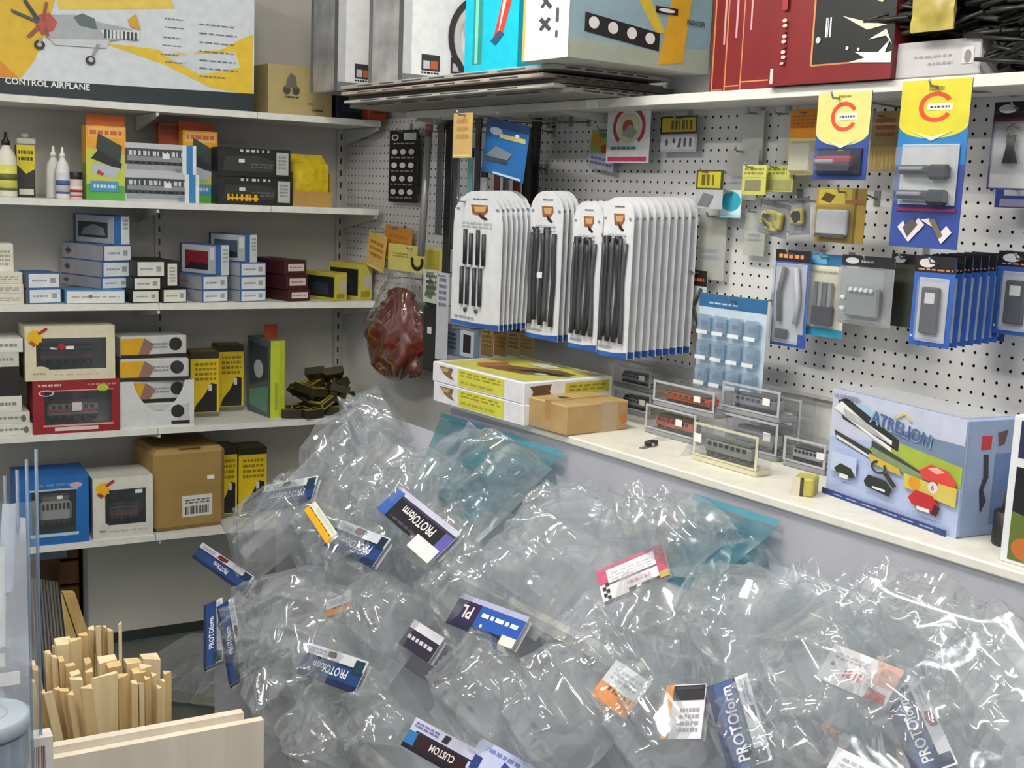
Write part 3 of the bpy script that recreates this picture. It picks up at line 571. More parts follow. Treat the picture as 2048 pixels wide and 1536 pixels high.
# heap of small yellow-edged black packs
random.seed(5)
for k in range(26):
    px = random.uniform(582, 695); lev = k//8; px = 645+(px-645)*(1-.2*lev); zb = S4+.002+lev*.036; dpt = random.uniform(.12, .26)
    p = LP(max(.075, uof(PL(px, 800, dpt))), dpt, zb)
    t = thing('small_pack', 'small black pack with yellow edges in the loose heap by the corner', 'pack', p, random.uniform(0, 3.1), 'heap of small black and yellow packs')
    t.rotation_euler[0] = random.uniform(-.45, .45)*(lev > 0); t.rotation_euler[1] = random.uniform(-.6, .6)*(lev > 0)
    MB().cbox((-.052, -.034, 0), (.052, .034, .028), '#2b2616', .002).build('pack_body', t)
    prints(t, (Vector((-.052, -.034, .028)), Vector((1, 0, 0)), Vector((0, 1, 0)), Vector((0, 0, 1)), .104, .068), [('r', .03, .04, .97, .96, '#b5a53a'), ('r', .16, .2, .84, .8, '#211f18'), ('d', .25, .4, .75, .6, 1, '#b8a94a')])
    prints(t, (Vector((-.052, -.034, 0)), Vector((1, 0, 0)), Vector((0, 0, 1)), Vector((0, -1, 0)), .104, .028), [('r', .02, .05, .98, .95, '#b0a03a'), ('r', .08, .25, .92, .75, '#2b2616')], 'edge_print')
# ---- lowest shelf
t, w_, d_, h_ = lwin('window_box', 'blue window box with a grey carriage on the lowest shelf', 34, 178, 952, 1075, S5, .16, '#2266ae', (.2, .17, .82, .78), '#9aa094', [('d', .3, .84, .9, .9, 1, '#5b8fc4'), ('r', .17, .12, .85, .165, '#bcd2dc'), ('r', .17, .785, .85, .81, '#b3c9d6'), ('e', .82, .85, .09, .04, '#c9a7b8')], dep=.295)
engine(t, w_*.46, h_*.5, .04, '#c4c4bd', '#a9aba8', None, w_*.33, d_*.2, h_*.19)
m = MB()
for k in range(26): m.box((w_*.2+random.random()*.02, d_*.15+random.random()*.03, h_*.2+random.random()*.08), (w_*.2+.006+random.random()*.025, d_*.3, h_*.3+random.random()*.09), '#44512f')
m.build('foliage_scenery', t)
MB().box((w_*.55, -.001, h_*.66), (w_*.63, -.0005, h_*.71), '#f2f2ee').build('price_tag', t)
t, w_, d_, h_ = lwin('window_box', 'white window box with a dark shunter and gold star on the lowest shelf', 186, 306, 954, 1064, S5, .16, '#dddcd2', (.2, .22, .88, .8), '#41414a', [('d', .15, .1, .9, .14, 1, '#bdbcb2'), ('e', .17, .17, .1, .1, '#d6d5c9'), ('r', .1, .12, .2, .15, '#8a8a82')], dep=.295)
engine(t, w_*.5, h_*.3, .04, '#4b4f3a', '#33363f', '#7d2434', w_*.3, d_*.2, h_*.24)
star_sticker(t, w_*.16, h_*.82, .024); MB().box((w_*.7, -.001, h_*.72), (w_*.82, -.0005, h_*.78), '#f2f2ee').build('price_tag', t)
# brown box with rounded corners
dp = .29; uA, uB = uof(PL(309, 1000, dp)), uof(PL(456, 1000, dp)); wb = uA-uB; hb = PL(380, 898, dp).z-S5
t = thing('cardboard_box', 'plain brown cardboard box with a white barcode label on the lowest shelf', 'box', LP(uA, dp, S5), RZL+math.radians(5))
MB().cbox((0, 0, 0), (wb, .24, hb), M('#9c8048', .7, 0, .08, 12, .15), .016).build('box_body', t)
MB().box((wb*.35, .003, hb), (wb*.65, .238, hb+.0008), '#94743f').build('packing_tape', t)
MB().box((wb*.38, -.001, hb*.16), (wb*.8, -.0002, hb*.42), '#e4e2da').build('address_label', t)
prints(t, (Vector((wb*.38, -.001, hb*.16)), Vector((1, 0, 0)), Vector((0, 0, 1)), Vector((0, -1, 0)), wb*.42, hb*.26), [('b', .1, .12, .9, .5, 16, '#2b2b2b'), ('d', .1, .6, .9, .85, 2, '#6b6b6b')], 'label_print')
MB().box((wb*.73, -.0008, hb*.6), (wb*.83, -.0002, hb*.65), '#efefe9').build('price_tag', t)
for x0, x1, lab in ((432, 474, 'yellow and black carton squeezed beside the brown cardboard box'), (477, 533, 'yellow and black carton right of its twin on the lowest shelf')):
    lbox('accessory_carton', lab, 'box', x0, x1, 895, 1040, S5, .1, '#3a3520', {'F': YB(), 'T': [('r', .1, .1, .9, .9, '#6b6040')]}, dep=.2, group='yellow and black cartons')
# ================================================================ shelf above the pegboard
US = 1.805
def rbox(name, label, x0, x1, X, zb, h, d, mat, faces={}, group=None, ym=90, c=.002):
    a = PX(x0, ym, X).y; b = PX(x1, ym, X).y
    return carton(name, label, 'box', (X, a, zb), RZR, (a-b, d, h), mat, faces, group, c), a-b
# flat cartons lying under the upright kit boxes
zf = US
for k in range(6):
    hgt = (.011, .008, .012, .009, .008, .010)[k]; Xf = (-.33, -.36, -.34, -.375, -.35, -.37)[k]; y0 = (1.86, 1.84, 1.85, 1.83, 1.86, 1.845)[k]; L_ = (1.06, 1.01, 1.04, .98, .96, 1.02)[k]
    col = ('#8d8a84', '#d0cdc5', '#55524e', '#b3a79b', '#5a2a28', '#a9aaa8')[k]
    carton('flat_carton', f"thin {('grey', 'white', 'charcoal', 'beige', 'maroon', 'silver')[k]} carton lying flat under the upright kit boxes", 'box', (Xf, y0, zf), RZR, (L_, -Xf-.012, hgt), col, {'R': [('d', .1, .2, .8, .8, 1, '#3d3b38')], 'F': [('d', .1, .2, .9, .8, 1, '#4a4845')]}, 'flat cartons above the pegboard', .001); zf += hgt+.0005
KB = zf
def low(els, f):
    """artwork sits in the lower part of a tall face: squeeze it, keep full-height fields"""
    out = []
    Y = lambda y: 1 if y >= 1 else y*f
    for e in els:
        e = list(e)
        if e[0] in ('r', 'd', 'b'): e[2] = Y(e[2]); e[4] = Y(e[4])
        elif e[0] == 'p': e[1] = tuple((x, y*f) for x, y in e[1])
        elif e[0] in ('e', 'o'): e[2] *= f; e[4] *= f
        elif e[0] == 't': e[2] *= f; e[3] *= f
        out.append(tuple(e))
    return out
zsil = KB
def kit(name, label, xs0, xs1, xf1, X, body, spine, face, h=.34, mat_spine=None):
    """upright kit box: narrow spine toward the room, broad side toward the camera"""
    a = PX(xs0, 90, X).y; b = PX(xs1, 90, X).y; wv = a-b; d = -X-.01
    return carton(name, label, 'box', (X, a, KB), RZR, (wv, d, h), body, {'F': low(spine, .45), 'R': face}, 'upright kit boxes above the pegboard', .004)
SILV = [('r', .0, 0, .1, 1, '#6f7073'), ('r', .88, 0, 1, 1, '#595a5e')]
def silver_face(n):
    f = [('r', 0, 0, 1, 1, '#f7f8fa'), ('r', 0, 0, .09, 1, '#c9cbcf'), ('r', .0, .0, 1, .08, '#77787a')]
    for i in range(n): x = .2+.32*i; f += [('r', x, .12, x+.2, .25, '#3a3a3d'), ('r', x+.02, .135, x+.09, .2, '#cfd2d6'), ('r', x+.1, .135, x+.18, .2, '#c4633c' if i == 0 else '#8da0c4'), ('d', x+.0, .09, x+.2, .115, 1, '#2d2d2f')]
    return f
SM = M('#b9babd', .3, .55, .3, 14, .3)
kit('kit_box', 'silver kit box, the farther of two, with a red badge', 622, 676, 0, -.30, SM, SILV, silver_face(1)+[('e', .6, .43, .24, .1, '#c9304a')])
kit('kit_box', 'silver kit box with a big ring emblem, touching the cyan box', 738, 806, 0, -.31, SM, SILV, silver_face(2)+[('p', ((.72, .2), (1, .2), (1, .6), (.62, .6)), '#b7c6dd'), ('p', ((.74, .22), (1, .1), (1, .3), (.7, .3)), '#7d93bf'), ('o', 1.0, .42, .52, .4, .88, '#3b3237', 110, 250), ('o', 1.0, .42, .45, .345, .86, '#d9d6cf', 110, 250)])
kit('kit_box', 'bright cyan kit box with a red and white flag streak on its spine', 930, 1036, 0, -.36, '#10bcd6', [('r', 0, 0, 1, 1, '#0fc0dc'), ('r', .16, .1, .34, 1, '#2d8c88'), ('r', .2, .12, .26, 1, '#7fd9c0'), ('p', ((.55, .45), (.72, .5), (.88, 1), (.7, 1)), '#c8402f'), ('p', ((.62, .4), (.66, .55), (.78, 1), (.72, 1)), '#f1efe9'), ('p', ((.5, .42), (.6, .35), (.75, .5), (.66, .56)), '#24506e')], [('r', 0, 0, 1, 1, '#1aa9c4')], .36)
# propeller fighter kit box
FX = PY(1136, 90, PX(1418, 90, -.012).y).x; a = PX(1044, 90, FX).y; b = PX(1136, 90, FX).y; wv = a-b
t = carton('kit_box', 'grey and yellow fighter plane kit box with a white spine', 'box', (FX, a-.002, KB), RZR, (wv-.002, -FX-.01, .36), '#c3c6bd', {'F': low([('r', 0, 0, 1, 1, '#f0eee9'), ('r', 0, 0, .06, 1, '#cfae55'), ('p', ((.36, .36), (.42, .33), (.62, .46), (.56, .49)), '#3c3d42'), ('p', ((.36, .46), (.58, .32), (.64, .35), (.42, .5)), '#3c3d42'), ('p', ((.38, .62), (.43, .6), (.62, .74), (.57, .76)), '#3c3d42'), ('p', ((.38, .73), (.58, .58), (.64, .61), (.43, .76)), '#3c3d42'), ('r', .73, .24, .78, .32, '#4a4b50'), ('r', .73, .42, .79, .58, '#4a4b50'), ('r', .74, .68, .8, .9, '#4a4b50')], .5),
 'R': [('r', 0, 0, 1, 1, '#a8adb0'), ('p', ((0, .12), (.4, .05), (1, .02), (1, .5), (.6, .55), (0, .5)), '#86a3ae'), ('p', ((0, 0), (1, 0), (1, .16), (.5, .1), (0, .12)), '#9aa495'), ('p', ((.05, .75), (.3, .6), (.6, .2), (.66, .22), (.4, .62), (.2, .9)), '#c9b23c'), ('p', ((.72, .55), (1, .55), (1, .68), (.8, .7)), '#d9a41f'), ('p', ((.62, .02), (.8, .05), (.86, .62), (.72, .58)), '#cfa02a'), ('p', ((.1, .16), (.62, .1), (.62, .21), (.1, .27)), '#1d1f22'), ('e', .16, .215, .035, .035, '#d9dbd9'), ('e', .29, .2, .035, .035, '#d9dbd9'), ('e', .42, .185, .035, .035, '#d9dbd9'), ('e', .55, .17, .035, .035, '#d9dbd9'), ('r', .58, .33, .74, .37, '#191a1c'), ('e', .66, .35, .06, .012, '#dfe0de'), ('t', .88, .3, .03, 'FIGHTER', '#26231a')]}, 'upright kit boxes above the pegboard', .003)
# red boxed sets, one behind the other
GOLD = '#b9814c'; RED = '#6d1318'
Xr = (-.20, -.152, -.104, -.056)
ed = (1541, 1482, 1450, 1424)
for k in range(4):
    X = Xr[k]; x0 = ed[k]; y0 = PX(x0, 90, X).y; y1 = PX(1786 if k == 0 else 1700, 90, Xr[0]).y+.02*k
    wv = y0-y1; F_ = [('r', 0, 0, 1, 1, RED), ('r', .012, .0, .022, 1, GOLD), ('r', .012, .05, 1, .058, GOLD), ('r', .08, .35, .095, .72, '#c99a9a')]
    if k == 0:
        F_ = [('r', 0, 0, 1, 1, RED), ('r', .36, .16, 1, 1, GOLD), ('r', .375, .175, 1, 1, '#16181a'), ('p', ((.55, 1), (.95, .78), (1, .86), (1, 1)), '#b5401f'), ('r', .02, .02, .045, .17, '#e2c9c4'), ('b', .47, .42, .52, .6, 3, '#e9e9e2'), ('p', ((.6, .6), (.8, .45), (.95, .48), (.8, .52)), '#cfcbb2'), ('p', ((.7, .8), (.82, .95), (.95, .75), (.9, .68), (.8, .74)), '#cdbf96'), ('p', ((.68, .17), (1, .14), (1, .24), (.8, .2)), '#ece8dc'), ('p', ((.72, .26), (.8, .2), (.95, .23), (.98, .34), (.9, .24)), '#ece8dc'), ('p', ((.82, .36), (.95, .44), (1, .3), (.95, .38)), '#d9d6c8'), ('e', .42, .4, .02, .03, '#bfc2c2'), ('e', .66, .3, .012, .016, '#e9e9e2'), ('e', .75, .28, .01, .014, '#e9e9e2')]
        for i in range(9): F_.append(('e', .13+.004*(i % 2), .22+.05*i, .02, .018, '#d9b5b0' if i % 3 else RED))
        F_.append(('r', .115, .2, .145, .22, '#d9b5b0')); F_.append(('r', .2-.1, .72, .25-.1, .9, '#8c2a2c'))
    t = carton('boxed_set', ('dark red boxed set with a black picture panel, front of the red row', 'dark red boxed set with gold lines, second in the red row', 'dark red boxed set with gold lines, third in the red row', 'dark red boxed set, rearmost of the red row against the wall')[k], 'box', (X, y0, US+.0005), RZR, (wv, .046, .36-.01*k), '#5e1014', {'F': low(F_, .55) if k == 0 else F_, 'L': [('r', .05, 0, .95, 1, '#5a0f14')]}, 'dark red boxed sets', .002)
# orange box at the far end, grey carton, black strip bundle, olive bag
t, wv = rbox('grey_carton', 'pale grey carton with faint print beside the dark red sets', 1786, 1960, -.185, US, .062, .17, '#b5b3b4', {'F': [('d', .25, .5, .7, .62, 1, '#8d8b8d'), ('d', .42, .3, .7, .42, 1, '#8d8b8d'), ('r', .8, .3, .93, .75, '#c2c0c2'), ('e', .865, .5, .04, .18, '#77767a')]}, ym=125)
p = PX(1990, 80, -.1)
t = thing('strip_bundle', 'big bundle of loose black plastic strips on the shelf above the pegboard', 'bundle', (-.10, p.y, US))
random.seed(3); m = MB()
for k in range(1500):
    y = random.uniform(-.34, .36); zz = .005+random.random()*.23; x = random.uniform(-.10, .085)
    if y > .0: zz = .07+.16*random.random()
    if y > .22 and x < 0: x = random.uniform(.0, .085)
    l = random.uniform(.05, .12); an = random.uniform(-.35, .25); r = random.uniform(.003, .006)
    m.tube([(x, y+l*.5, zz+an*l*.5+.01), (x+random.uniform(-.01, .01), y-l*.5, max(.004, zz-an*l*.5+.01))], r, '#1a1a19' if k % 9 else '#5c5c52', 4)
o = m.build('black_strips', t); o['kind'] = 'stuff'
p = PX(1866, 20, -.215)
t = thing('olive_bag', 'small olive yellow bag lying on the black strips', 'bag', (-.215, p.y, PX(1866, 62, -.215).z))
def ob(a, b): return (-.012*math.sin(math.pi*a)*math.sin(math.pi*b)+.004*noise.noise(Vector((a*5, b*5, 2))), (.5-a)*.085, b*.11)
MB().grid(ob, 14, 14, M('#a89a4f', .3, 0, .2, 30)).build('bag_front', t)
MB().grid(lambda a, b: (lambda q: (-q[0]+.004, q[1], q[2]))(ob(a, b)), 14, 14, M('#9b8d4c', .35, 0, .2, 30)).build('bag_back', t)
t, _ = lbox('orange_carton', 'small orange carton at the corner end of the topmost shelf', 'box', 737, 772, 206, 250, S1, .12, '#bf5220', {'F': [('d', .3, .35, .85, .55, 1, '#8a3213')], 'L': [('r', .05, .05, .95, .95, '#a8431a')]}, dep=.297)
# ================================================================ goods hanging on the pegboard
def hook(y, z, X, label, tip=.02):
    """wire hook from the pegboard out to X-tip, snapped to the hole grid"""
    i = round(-y/PITCHP); j = round((1.77-z)/PITCHP); yy, zz = -PITCHP*i, 1.77-PITCHP*j
    t = thing('peg_hook', label, 'hook', (0, yy, zz), 0, 'wire hooks on the pegboard')
    MB().tube([(.005, 0, 0), (X*.5, 0, z-zz), (X-tip, 0, z-zz), (X-tip-.006, 0, z-zz+.01)], .0022, M(STEEL, .3, .8), 6).build('wire', t)
    MB().box((-.003, -.007, -.012), (-.0005, .007, .018), M(STEEL, .4, .7)).build('back_plate', t)
    return zz
def card(name, label, x0, x1, yt, yb, X, mat, els, cat='card', group=None, tilt=0.0, round_top=False, hk=None, extra=None, th=.0014):
    o, w_, h_ = rcard(x0, x1, yt, yb, X)
    t = thing(name, label, cat, o, RZR, group); t.rotation_euler[1] = tilt
    if round_top:
        r = w_*.42; N = 8; pr = [(0, 0), (w_, 0)]+[(w_-r+r*math.sin(k*math.pi/2/N) if False else w_-r+r*math.cos(k*math.pi/2/N), h_-r+r*math.sin(k*math.pi/2/N)) for k in range(N+1)]+[(r-r*math.sin(k*math.pi/2/N), h_-r+r*math.cos(k*math.pi/2/N)) for k in range(N+1)]
        MB().prism(pr, 0, th, mat).build('backing_card', t)
    else: MB().cbox((0, 0, 0), (w_, th, h_), mat, .0005).build('backing_card', t)
    if els: prints(t, frame((w_, th, h_), 'F'), els)
    if hk: hook(o.y-w_/2, o.z+h_-.012, X, hk)
    if extra: extra(t, w_, h_)
    return t, o, w_, h_
def blister(t, w, h, r, dep, name='blister', mat=CLEAR):
    x0, z0, x1, z1 = r[0]*w, r[1]*h, r[2]*w, r[3]*h; c = min(.006, (x1-x0)*.15)
    m = MB(); a = [(x0, 0, z0), (x1, 0, z0), (x1, 0, z1), (x0, 0, z1)]; b = [(x0+c, -dep, z0+c), (x1-c, -dep, z0+c), (x1-c, -dep, z1-c), (x0+c, -dep, z1-c)]
    m.add(a+b, [(4, 5, 6, 7), (0, 1, 5, 4), (1, 2, 6, 5), (2, 3, 7, 6), (3, 0, 4, 7)], mat); return m.build(name, t)
# ---- long white cards with black cable and shaft parts
def long_card(label, x0, x1, yt, yb, X, kind, group, skew=0.0):
    els = [('p', ((.02, 0), (.98, 0), (.98, .86), (.85, .95), (.6, .995), (.4, .995), (.15, .95), (.02, .86)), '#dcdee2'), ('r', .0, .0, .55, .03, '#2a5fa8'), ('p', ((.3, 0), (1, 0), (1, .045), (.55, .03)), '#1f4f9c'), ('p', ((.36, .9), (.7, .9), (.72, .86), (.62, .82), (.4, .83)), '#8a5a34'), ('p', ((.42, .885), (.68, .89), (.64, .85), (.46, .85)), '#c9a06a'), ('p', ((.52, .845), (.72, .8), (.66, .79), (.55, .81)), '#2a2420'), ('d', .4, .935, .7, .95, 1, '#4c4c4c'), ('d', .2, .73, .8, .78, 2, '#b9bbc0'), ('e', .1, .87, .04, .008, '#8d9096'), ('e', .9, .87, .04, .008, '#8d9096'), ('d', .1, .05, .5, .075, 1, '#9a9ca4')]
    t, o, w_, h_ = card('accessory_card', label, x0, x1, yt, yb, X, '#dcdee2', els, group=group, round_top=True)
    m = MB(); R = random.Random(int(x0))
    if kind == 'short':
        for cx in (.3, .42, .56, .68):
            zt = .72-.03*(cx in (.42, .68)); m.tube([(cx*w_, -.006, .46*h_), (cx*w_, -.007, zt*h_)], .0052, '#24262a', 8); m.tube([((cx-.05)*w_, -.006, .16*h_), ((cx-.05)*w_, -.007, .44*h_)], .0052, '#2c2e33', 8)
        for cx in (.32, .55): m.tube([(cx*w_, -.001, .12*h_), (cx*w_, -.005, .12*h_)], .006, '#3f4045', 8)
    else:
        n = 5 if kind == 'tube' else 7
        for i in range(n):
            cx = .16+.68*i/(n-1); bow = (0 if kind == 'tube' else .05*math.sin(i*1.7))
            pts = [((cx+bow*math.sin(math.pi*q/8)+.015*math.sin(q+i))*w_, -.007-.004*(i % 2), (.1+.62*q/8+(.03 if i % 2 else 0))*h_) for q in range(9)]
            m.tube(pts, .0062 if kind == 'tube' else .0052, '#2b2d2f' if i % 3 else '#43464a', 7)
        for cx in (.25, .6): m.tube([(cx*w_, -.006, .72*h_), (cx*w_, -.006, .76*h_)], .009, '#1c1c1e', 8)
    m.build('black_cable', t)
    if kind == 'tube': MB().box((.45*w_, -.0165, .42*h_), (.6*w_, -.0155, .46*h_), '#f2f2f0').build('price_tag', t)
    return t
def card_row(src, n, dx, label, fan=.0):
    for k in range(1, n+1):
        c = dup(src, src.location+Vector((dx*k, 0, .0008*k)), label=label); c.rotation_euler = src.rotation_euler; c.rotation_euler[0] = fan*k
        for ch in list(c.children):                       # covered by the card in front: only the card itself shows
            if ch.name.startswith(('black_cable', 'price_tag')): bpy.data.objects.remove(ch)
G1, G2, G4 = 'white shaft cards on one hook', 'white tube cards on one hook', 'white cable cards on one hook'
s = long_card('foremost white card of four short black shafts beside the hanging dark strips', 905, 1003, 382, 655, -.33, 'short', G1)
card_row(s, 6, .0135, 'white card behind the foremost shaft card on the same hook', -.006); o = s.location
hook(o.y-.06, o.z+.315, -.33, 'wire hook carrying the white shaft cards')
s = long_card('foremost white card of straight black tubes', 1056, 1122, 382, 680, -.24, 'tube', G2)
card_row(s, 3, .016, 'white card behind the foremost straight tube card'); o = s.location
hook(o.y-.04, o.z+.26, -.24, 'wire hook carrying the straight tube cards')
s = long_card('foremost white card of black bundled cables, left of the pair', 1142, 1200, 402, 700, -.255, 'cable', G4)
s2 = long_card('foremost white card of black bundled cables, right of the pair', 1200, 1262, 394, 716, -.25, 'cable', G4)
o = s2.location; hook(o.y-.04, o.z+.27, -.25, 'wire hook carrying the long row of cable cards')
card_row(s2, 9, .0215, 'white cable card hanging behind the foremost pair in the long row'); card_row(s, 3, .022, 'white cable card hanging behind the left one of the foremost pair')
# ---- right-hand part of the pegboard
def cars_card(label, x0, x1, yt, yb, X, big):
    els = [('r', 0, 0, 1, 1, '#2c4389'), ('p', ((0, .62 if not big else .78), (1, .64 if not big else .8), (1, .5), (0, .5)), '#1c6ca8'),
           ('p', ((0, 1), (1, 1), (1, .55 if not big else .74))+tuple((.5+.5*math.cos(q*.1745), (.55 if not big else .74)-(.16 if not big else .085)*math.sin(q*.1745)) for q in range(1, 18))+((0, .55 if not big else .74),), '#c9c034' if big else '#cfcb7e'),
           ('o', .52, .72 if not big else .84, .25, .17 if not big else .09, .72, '#c8472a', 30, 330), ('r', .4, .68 if not big else .82, .76, .76 if not big else .86, '#d9ddd6'), ('d', .44, .7 if not big else .83, .72, .74 if not big else .85, 1, '#3c4a48'), ('d', .4, .93, .62, .97, 1, '#8d7d2a'), ('p', ((.2, .46 if not big else .7), (.5, .4 if not big else .665), (.8, .46 if not big else .7), (.5, .36 if not big else .64)), '#c9d8a8')]
    if big: els += [('r', .08, .22, .94, .24, '#8a2a5a'), ('p', ((.12, .12), (.3, .03), (.52, .14), (.42, .18), (.28, .09), (.2, .16)), '#dcd2d8'), ('p', ((.46, .17), (.58, .18), (.78, .03), (.92, .1), (.84, .14), (.76, .1)), '#dcd2d8'), ('p', ((.2, .12), (.28, .06), (.42, .14), (.34, .18)), '#4b4a44'), ('p', ((.58, .17), (.66, .18), (.8, .08), (.74, .06)), '#6a6248')]
    def ex(t, w, h):
        rr = (.1, .26, .92, .62) if big else (.08, .06, .92, .36)
        MB().box((rr[0]*w, -.0042, rr[1]*h), (rr[2]*w, -.0022, rr[3]*h), '#c5c8ca' if big else '#1d2333').build('inner_tray', t)
        for q in ((.48, .33) if big else (.2,)):
            m = MB(); z0 = (q-.04)*h; l = .12*w
            m.cbox((l, -.02, z0), (l+.7*w, -.005, z0+.055*h*(1 if big else 2)), '#3c4048' if big else '#8e2440', .006); m.cbox((l+.05*w, -.026, z0+.02*h), (l+.4*w, -.006, z0+.045*h*(1 if big else 1.6)), '#8d949c', .004); m.cbox((l+.45*w, -.022, z0-.03*h), (l+.74*w, -.005, z0+.06*h), '#2a2c33', .006); m.build('car_part', t)
        blister(t, w, h, rr, .03)
    return card('blister_card', label, x0, x1, yt, yb, X, '#2a3a80', els, 'card', extra=ex, hk=label.replace(label.split(' card')[0], 'wire hook of the '+label.split(' card')[0]) if False else None, round_top=False)
t, o, w_, h_ = cars_card('smaller yellow-topped blue blister card with a dark red part', 1632, 1738, 184, 360, -.20, False)
hook(o.y-w_/2, o.z+h_-.012, -.20, 'wire hook carrying the smaller yellow-topped blister card')
t, o, w_, h_ = cars_card('large yellow-topped blue blister card with two dark car parts', 1792, 1930, 160, 497, -.225, True)
hook(o.y-w_/2, o.z+h_-.012, -.225, 'wire hook carrying the large yellow-topped blister card')
def ex(t, w, h):
    blister(t, w, h, (.06, .06, .94, .62), .02, mat=HAZY)
t, o, w_, h_ = card('kraft_packet', 'kraft brown packet with red print between the two yellow-topped cards', 1741, 1800, 222, 342, -.07, '#b39b68', [('d', .15, .55, .8, .9, 3, '#b0562c'), ('b', .1, .05, .9, .35, 6, '#a38a3c')], 'packet')
hook(o.y-w_/2, o.z+h_-.01, -.07, 'wire hook carrying the kraft brown packet')
# black-headed tool card at the picture edge
def ex(t, w, h):
    m = MB()
    for k in range(7): m.tube([(w*(.5+.05*(k-3)), -.008, h*.3), (w*(.5+.018*(k-3)), -.012, h*.5), (w*(.5+.03*(k-3)), -.01, h*.62)], .0018, '#4a4640', 5)
    m.tube([(w*.5, -.01, h*.6), (w*.4, -.01, h*.7), (w*.5, -.01, h*.74), (w*.62, -.01, h*.7)], .0025, '#8a8880', 6); m.build('brush_tool', t); blister(t, w, h, (.06, .24, .94, .78), .018)
t, o, w_, h_ = card('blister_card', 'black-topped blister card with a wire brush at the picture edge', 1982, 2075, 203, 380, -.10, '#c6c6c8', [('r', 0, .82, 1, 1, '#1a191b'), ('e', .3, .92, .2, .05, '#c9c9cc'), ('r', 0, .78, 1, .82, '#5a1f2a'), ('r', 0, .0, .04, .8, '#4a3f78'), ('r', 0, 0, 1, .02, '#4a3f78')], extra=ex, group='tool blister cards')
hook(o.y-w_/2, o.z+h_-.012, -.10, 'wire hook carrying the wire brush card')
t, o, w_, h_ = card('blister_card', 'blue card with pale panels hanging under the wire brush card', 1990, 2080, 372, 416, -.04, '#26428f', [('r', .2, .55, 1, .85, '#c9cdd6'), ('r', .12, .05, 1, .4, '#a9a3c4')])
hook(o.y-w_/2, o.z+h_-.006, -.04, 'wire hook carrying the blue card under the wire brush')
# small cards upper left of the board
t, o, w_, h_ = card('show_card', 'white card with a red wreath emblem and red bottom band', 1214, 1300, 201, 326, -.055, '#dcdfe0', [('o', .52, .58, .38, .33, .8, '#b63546', -50, 230), ('e', .52, .56, .27, .24, '#c9cfa8'), ('e', .5, .57, .13, .13, '#a8494a'), ('p', ((.35, .45), (.6, .38), (.72, .5), (.55, .62)), '#8fa58a'), ('r', .06, .03, .95, .1, '#cc3a66'), ('d', .12, .2, .7, .28, 1, '#4c8a78'), ('d', .2, .92, .8, .96, 1, '#9aa0a5')])
hook(o.y-w_/2, o.z+h_-.008, -.055, 'wire hook carrying the red wreath card')
t, o, w_, h_ = card('small_packet', 'small multicoloured packet peeping out beside the red wreath card', 1177, 1228, 258, 334, -.03, '#b5b9c6', [('r', 0, .45, 1, 1, '#a3b04a'), ('p', ((0, .8), (.3, 1), (.5, .8), (.2, .6)), '#c98a3a'), ('p', ((.4, .6), (.7, .75), (.8, .5), (.5, .45)), '#c2452c'), ('r', .3, .85, .8, .98, '#3f8a57'), ('d', .1, .1, .9, .35, 2, '#6d6f9a')], 'packet', tilt=math.radians(8))
hook(o.y-w_/2, o.z+h_-.004, -.03, 'wire hook carrying the multicoloured packet')
t, o, w_, h_ = card('plate_packet', 'clear packet with a yellow and black header over a number plate', 1321, 1394, 232, 304, -.03, '#b7bac0', [('r', 0, .5, 1, 1, '#26240f'), ('r', .04, .56, .96, .95, '#b9a32a'), ('b', .3, .62, .9, .88, 6, '#5c5116'), ('r', .04, .06, .96, .46, '#c6c8cc'), ('e', .2, .27, .04, .1, '#5d5f66'), ('e', .4, .31, .04, .07, '#4a4c52'), ('p', ((.5, .12), (.58, .14), (.6, .38), (.55, .38)), '#4a4c52'), ('r', .67, .15, .73, .38, '#55575d'), ('r', .82, .15, .88, .38, '#5d5f66')], 'packet')
hook(o.y-w_/2, o.z+h_-.006, -.03, 'wire hook carrying the number plate packet')
for x0, x1, lab in ((1484, 1526, 'pale empty plastic bag left of the orange-topped bag'), (1556, 1582, 'narrow pale plastic bag beside the orange-topped bag')):
    t, o, w_, h_ = card('plastic_bag', lab, x0, x1, 222, 322, -.02, HAZY, [('d', .1, .93, .7, .97, 1, '#6f6f6a')], 'bag', th=.003); hook(o.y-w_/2, o.z+h_-.006, -.02, 'wire hook carrying the '+lab[:34].strip())
def ex(t, w, h): blister(t, w, h, (.1, .02, .95, .52), .012, 'bag_pouch', HAZY)
t, o, w_, h_ = card('parts_bag', 'orange-topped bag of yellow sprue parts', 1578, 1634, 218, 350, -.06, '#cfc47a', [('r', .0, .56, 1, 1, '#d8860f'), ('d', .1, .7, .9, .92, 4, '#b86c0a'), ('b', .1, .02, .7, .5, 3, '#d9b83a')], 'bag', extra=ex)
hook(o.y-w_/2, o.z+h_-.008, -.06, 'wire hook carrying the orange-topped bag')
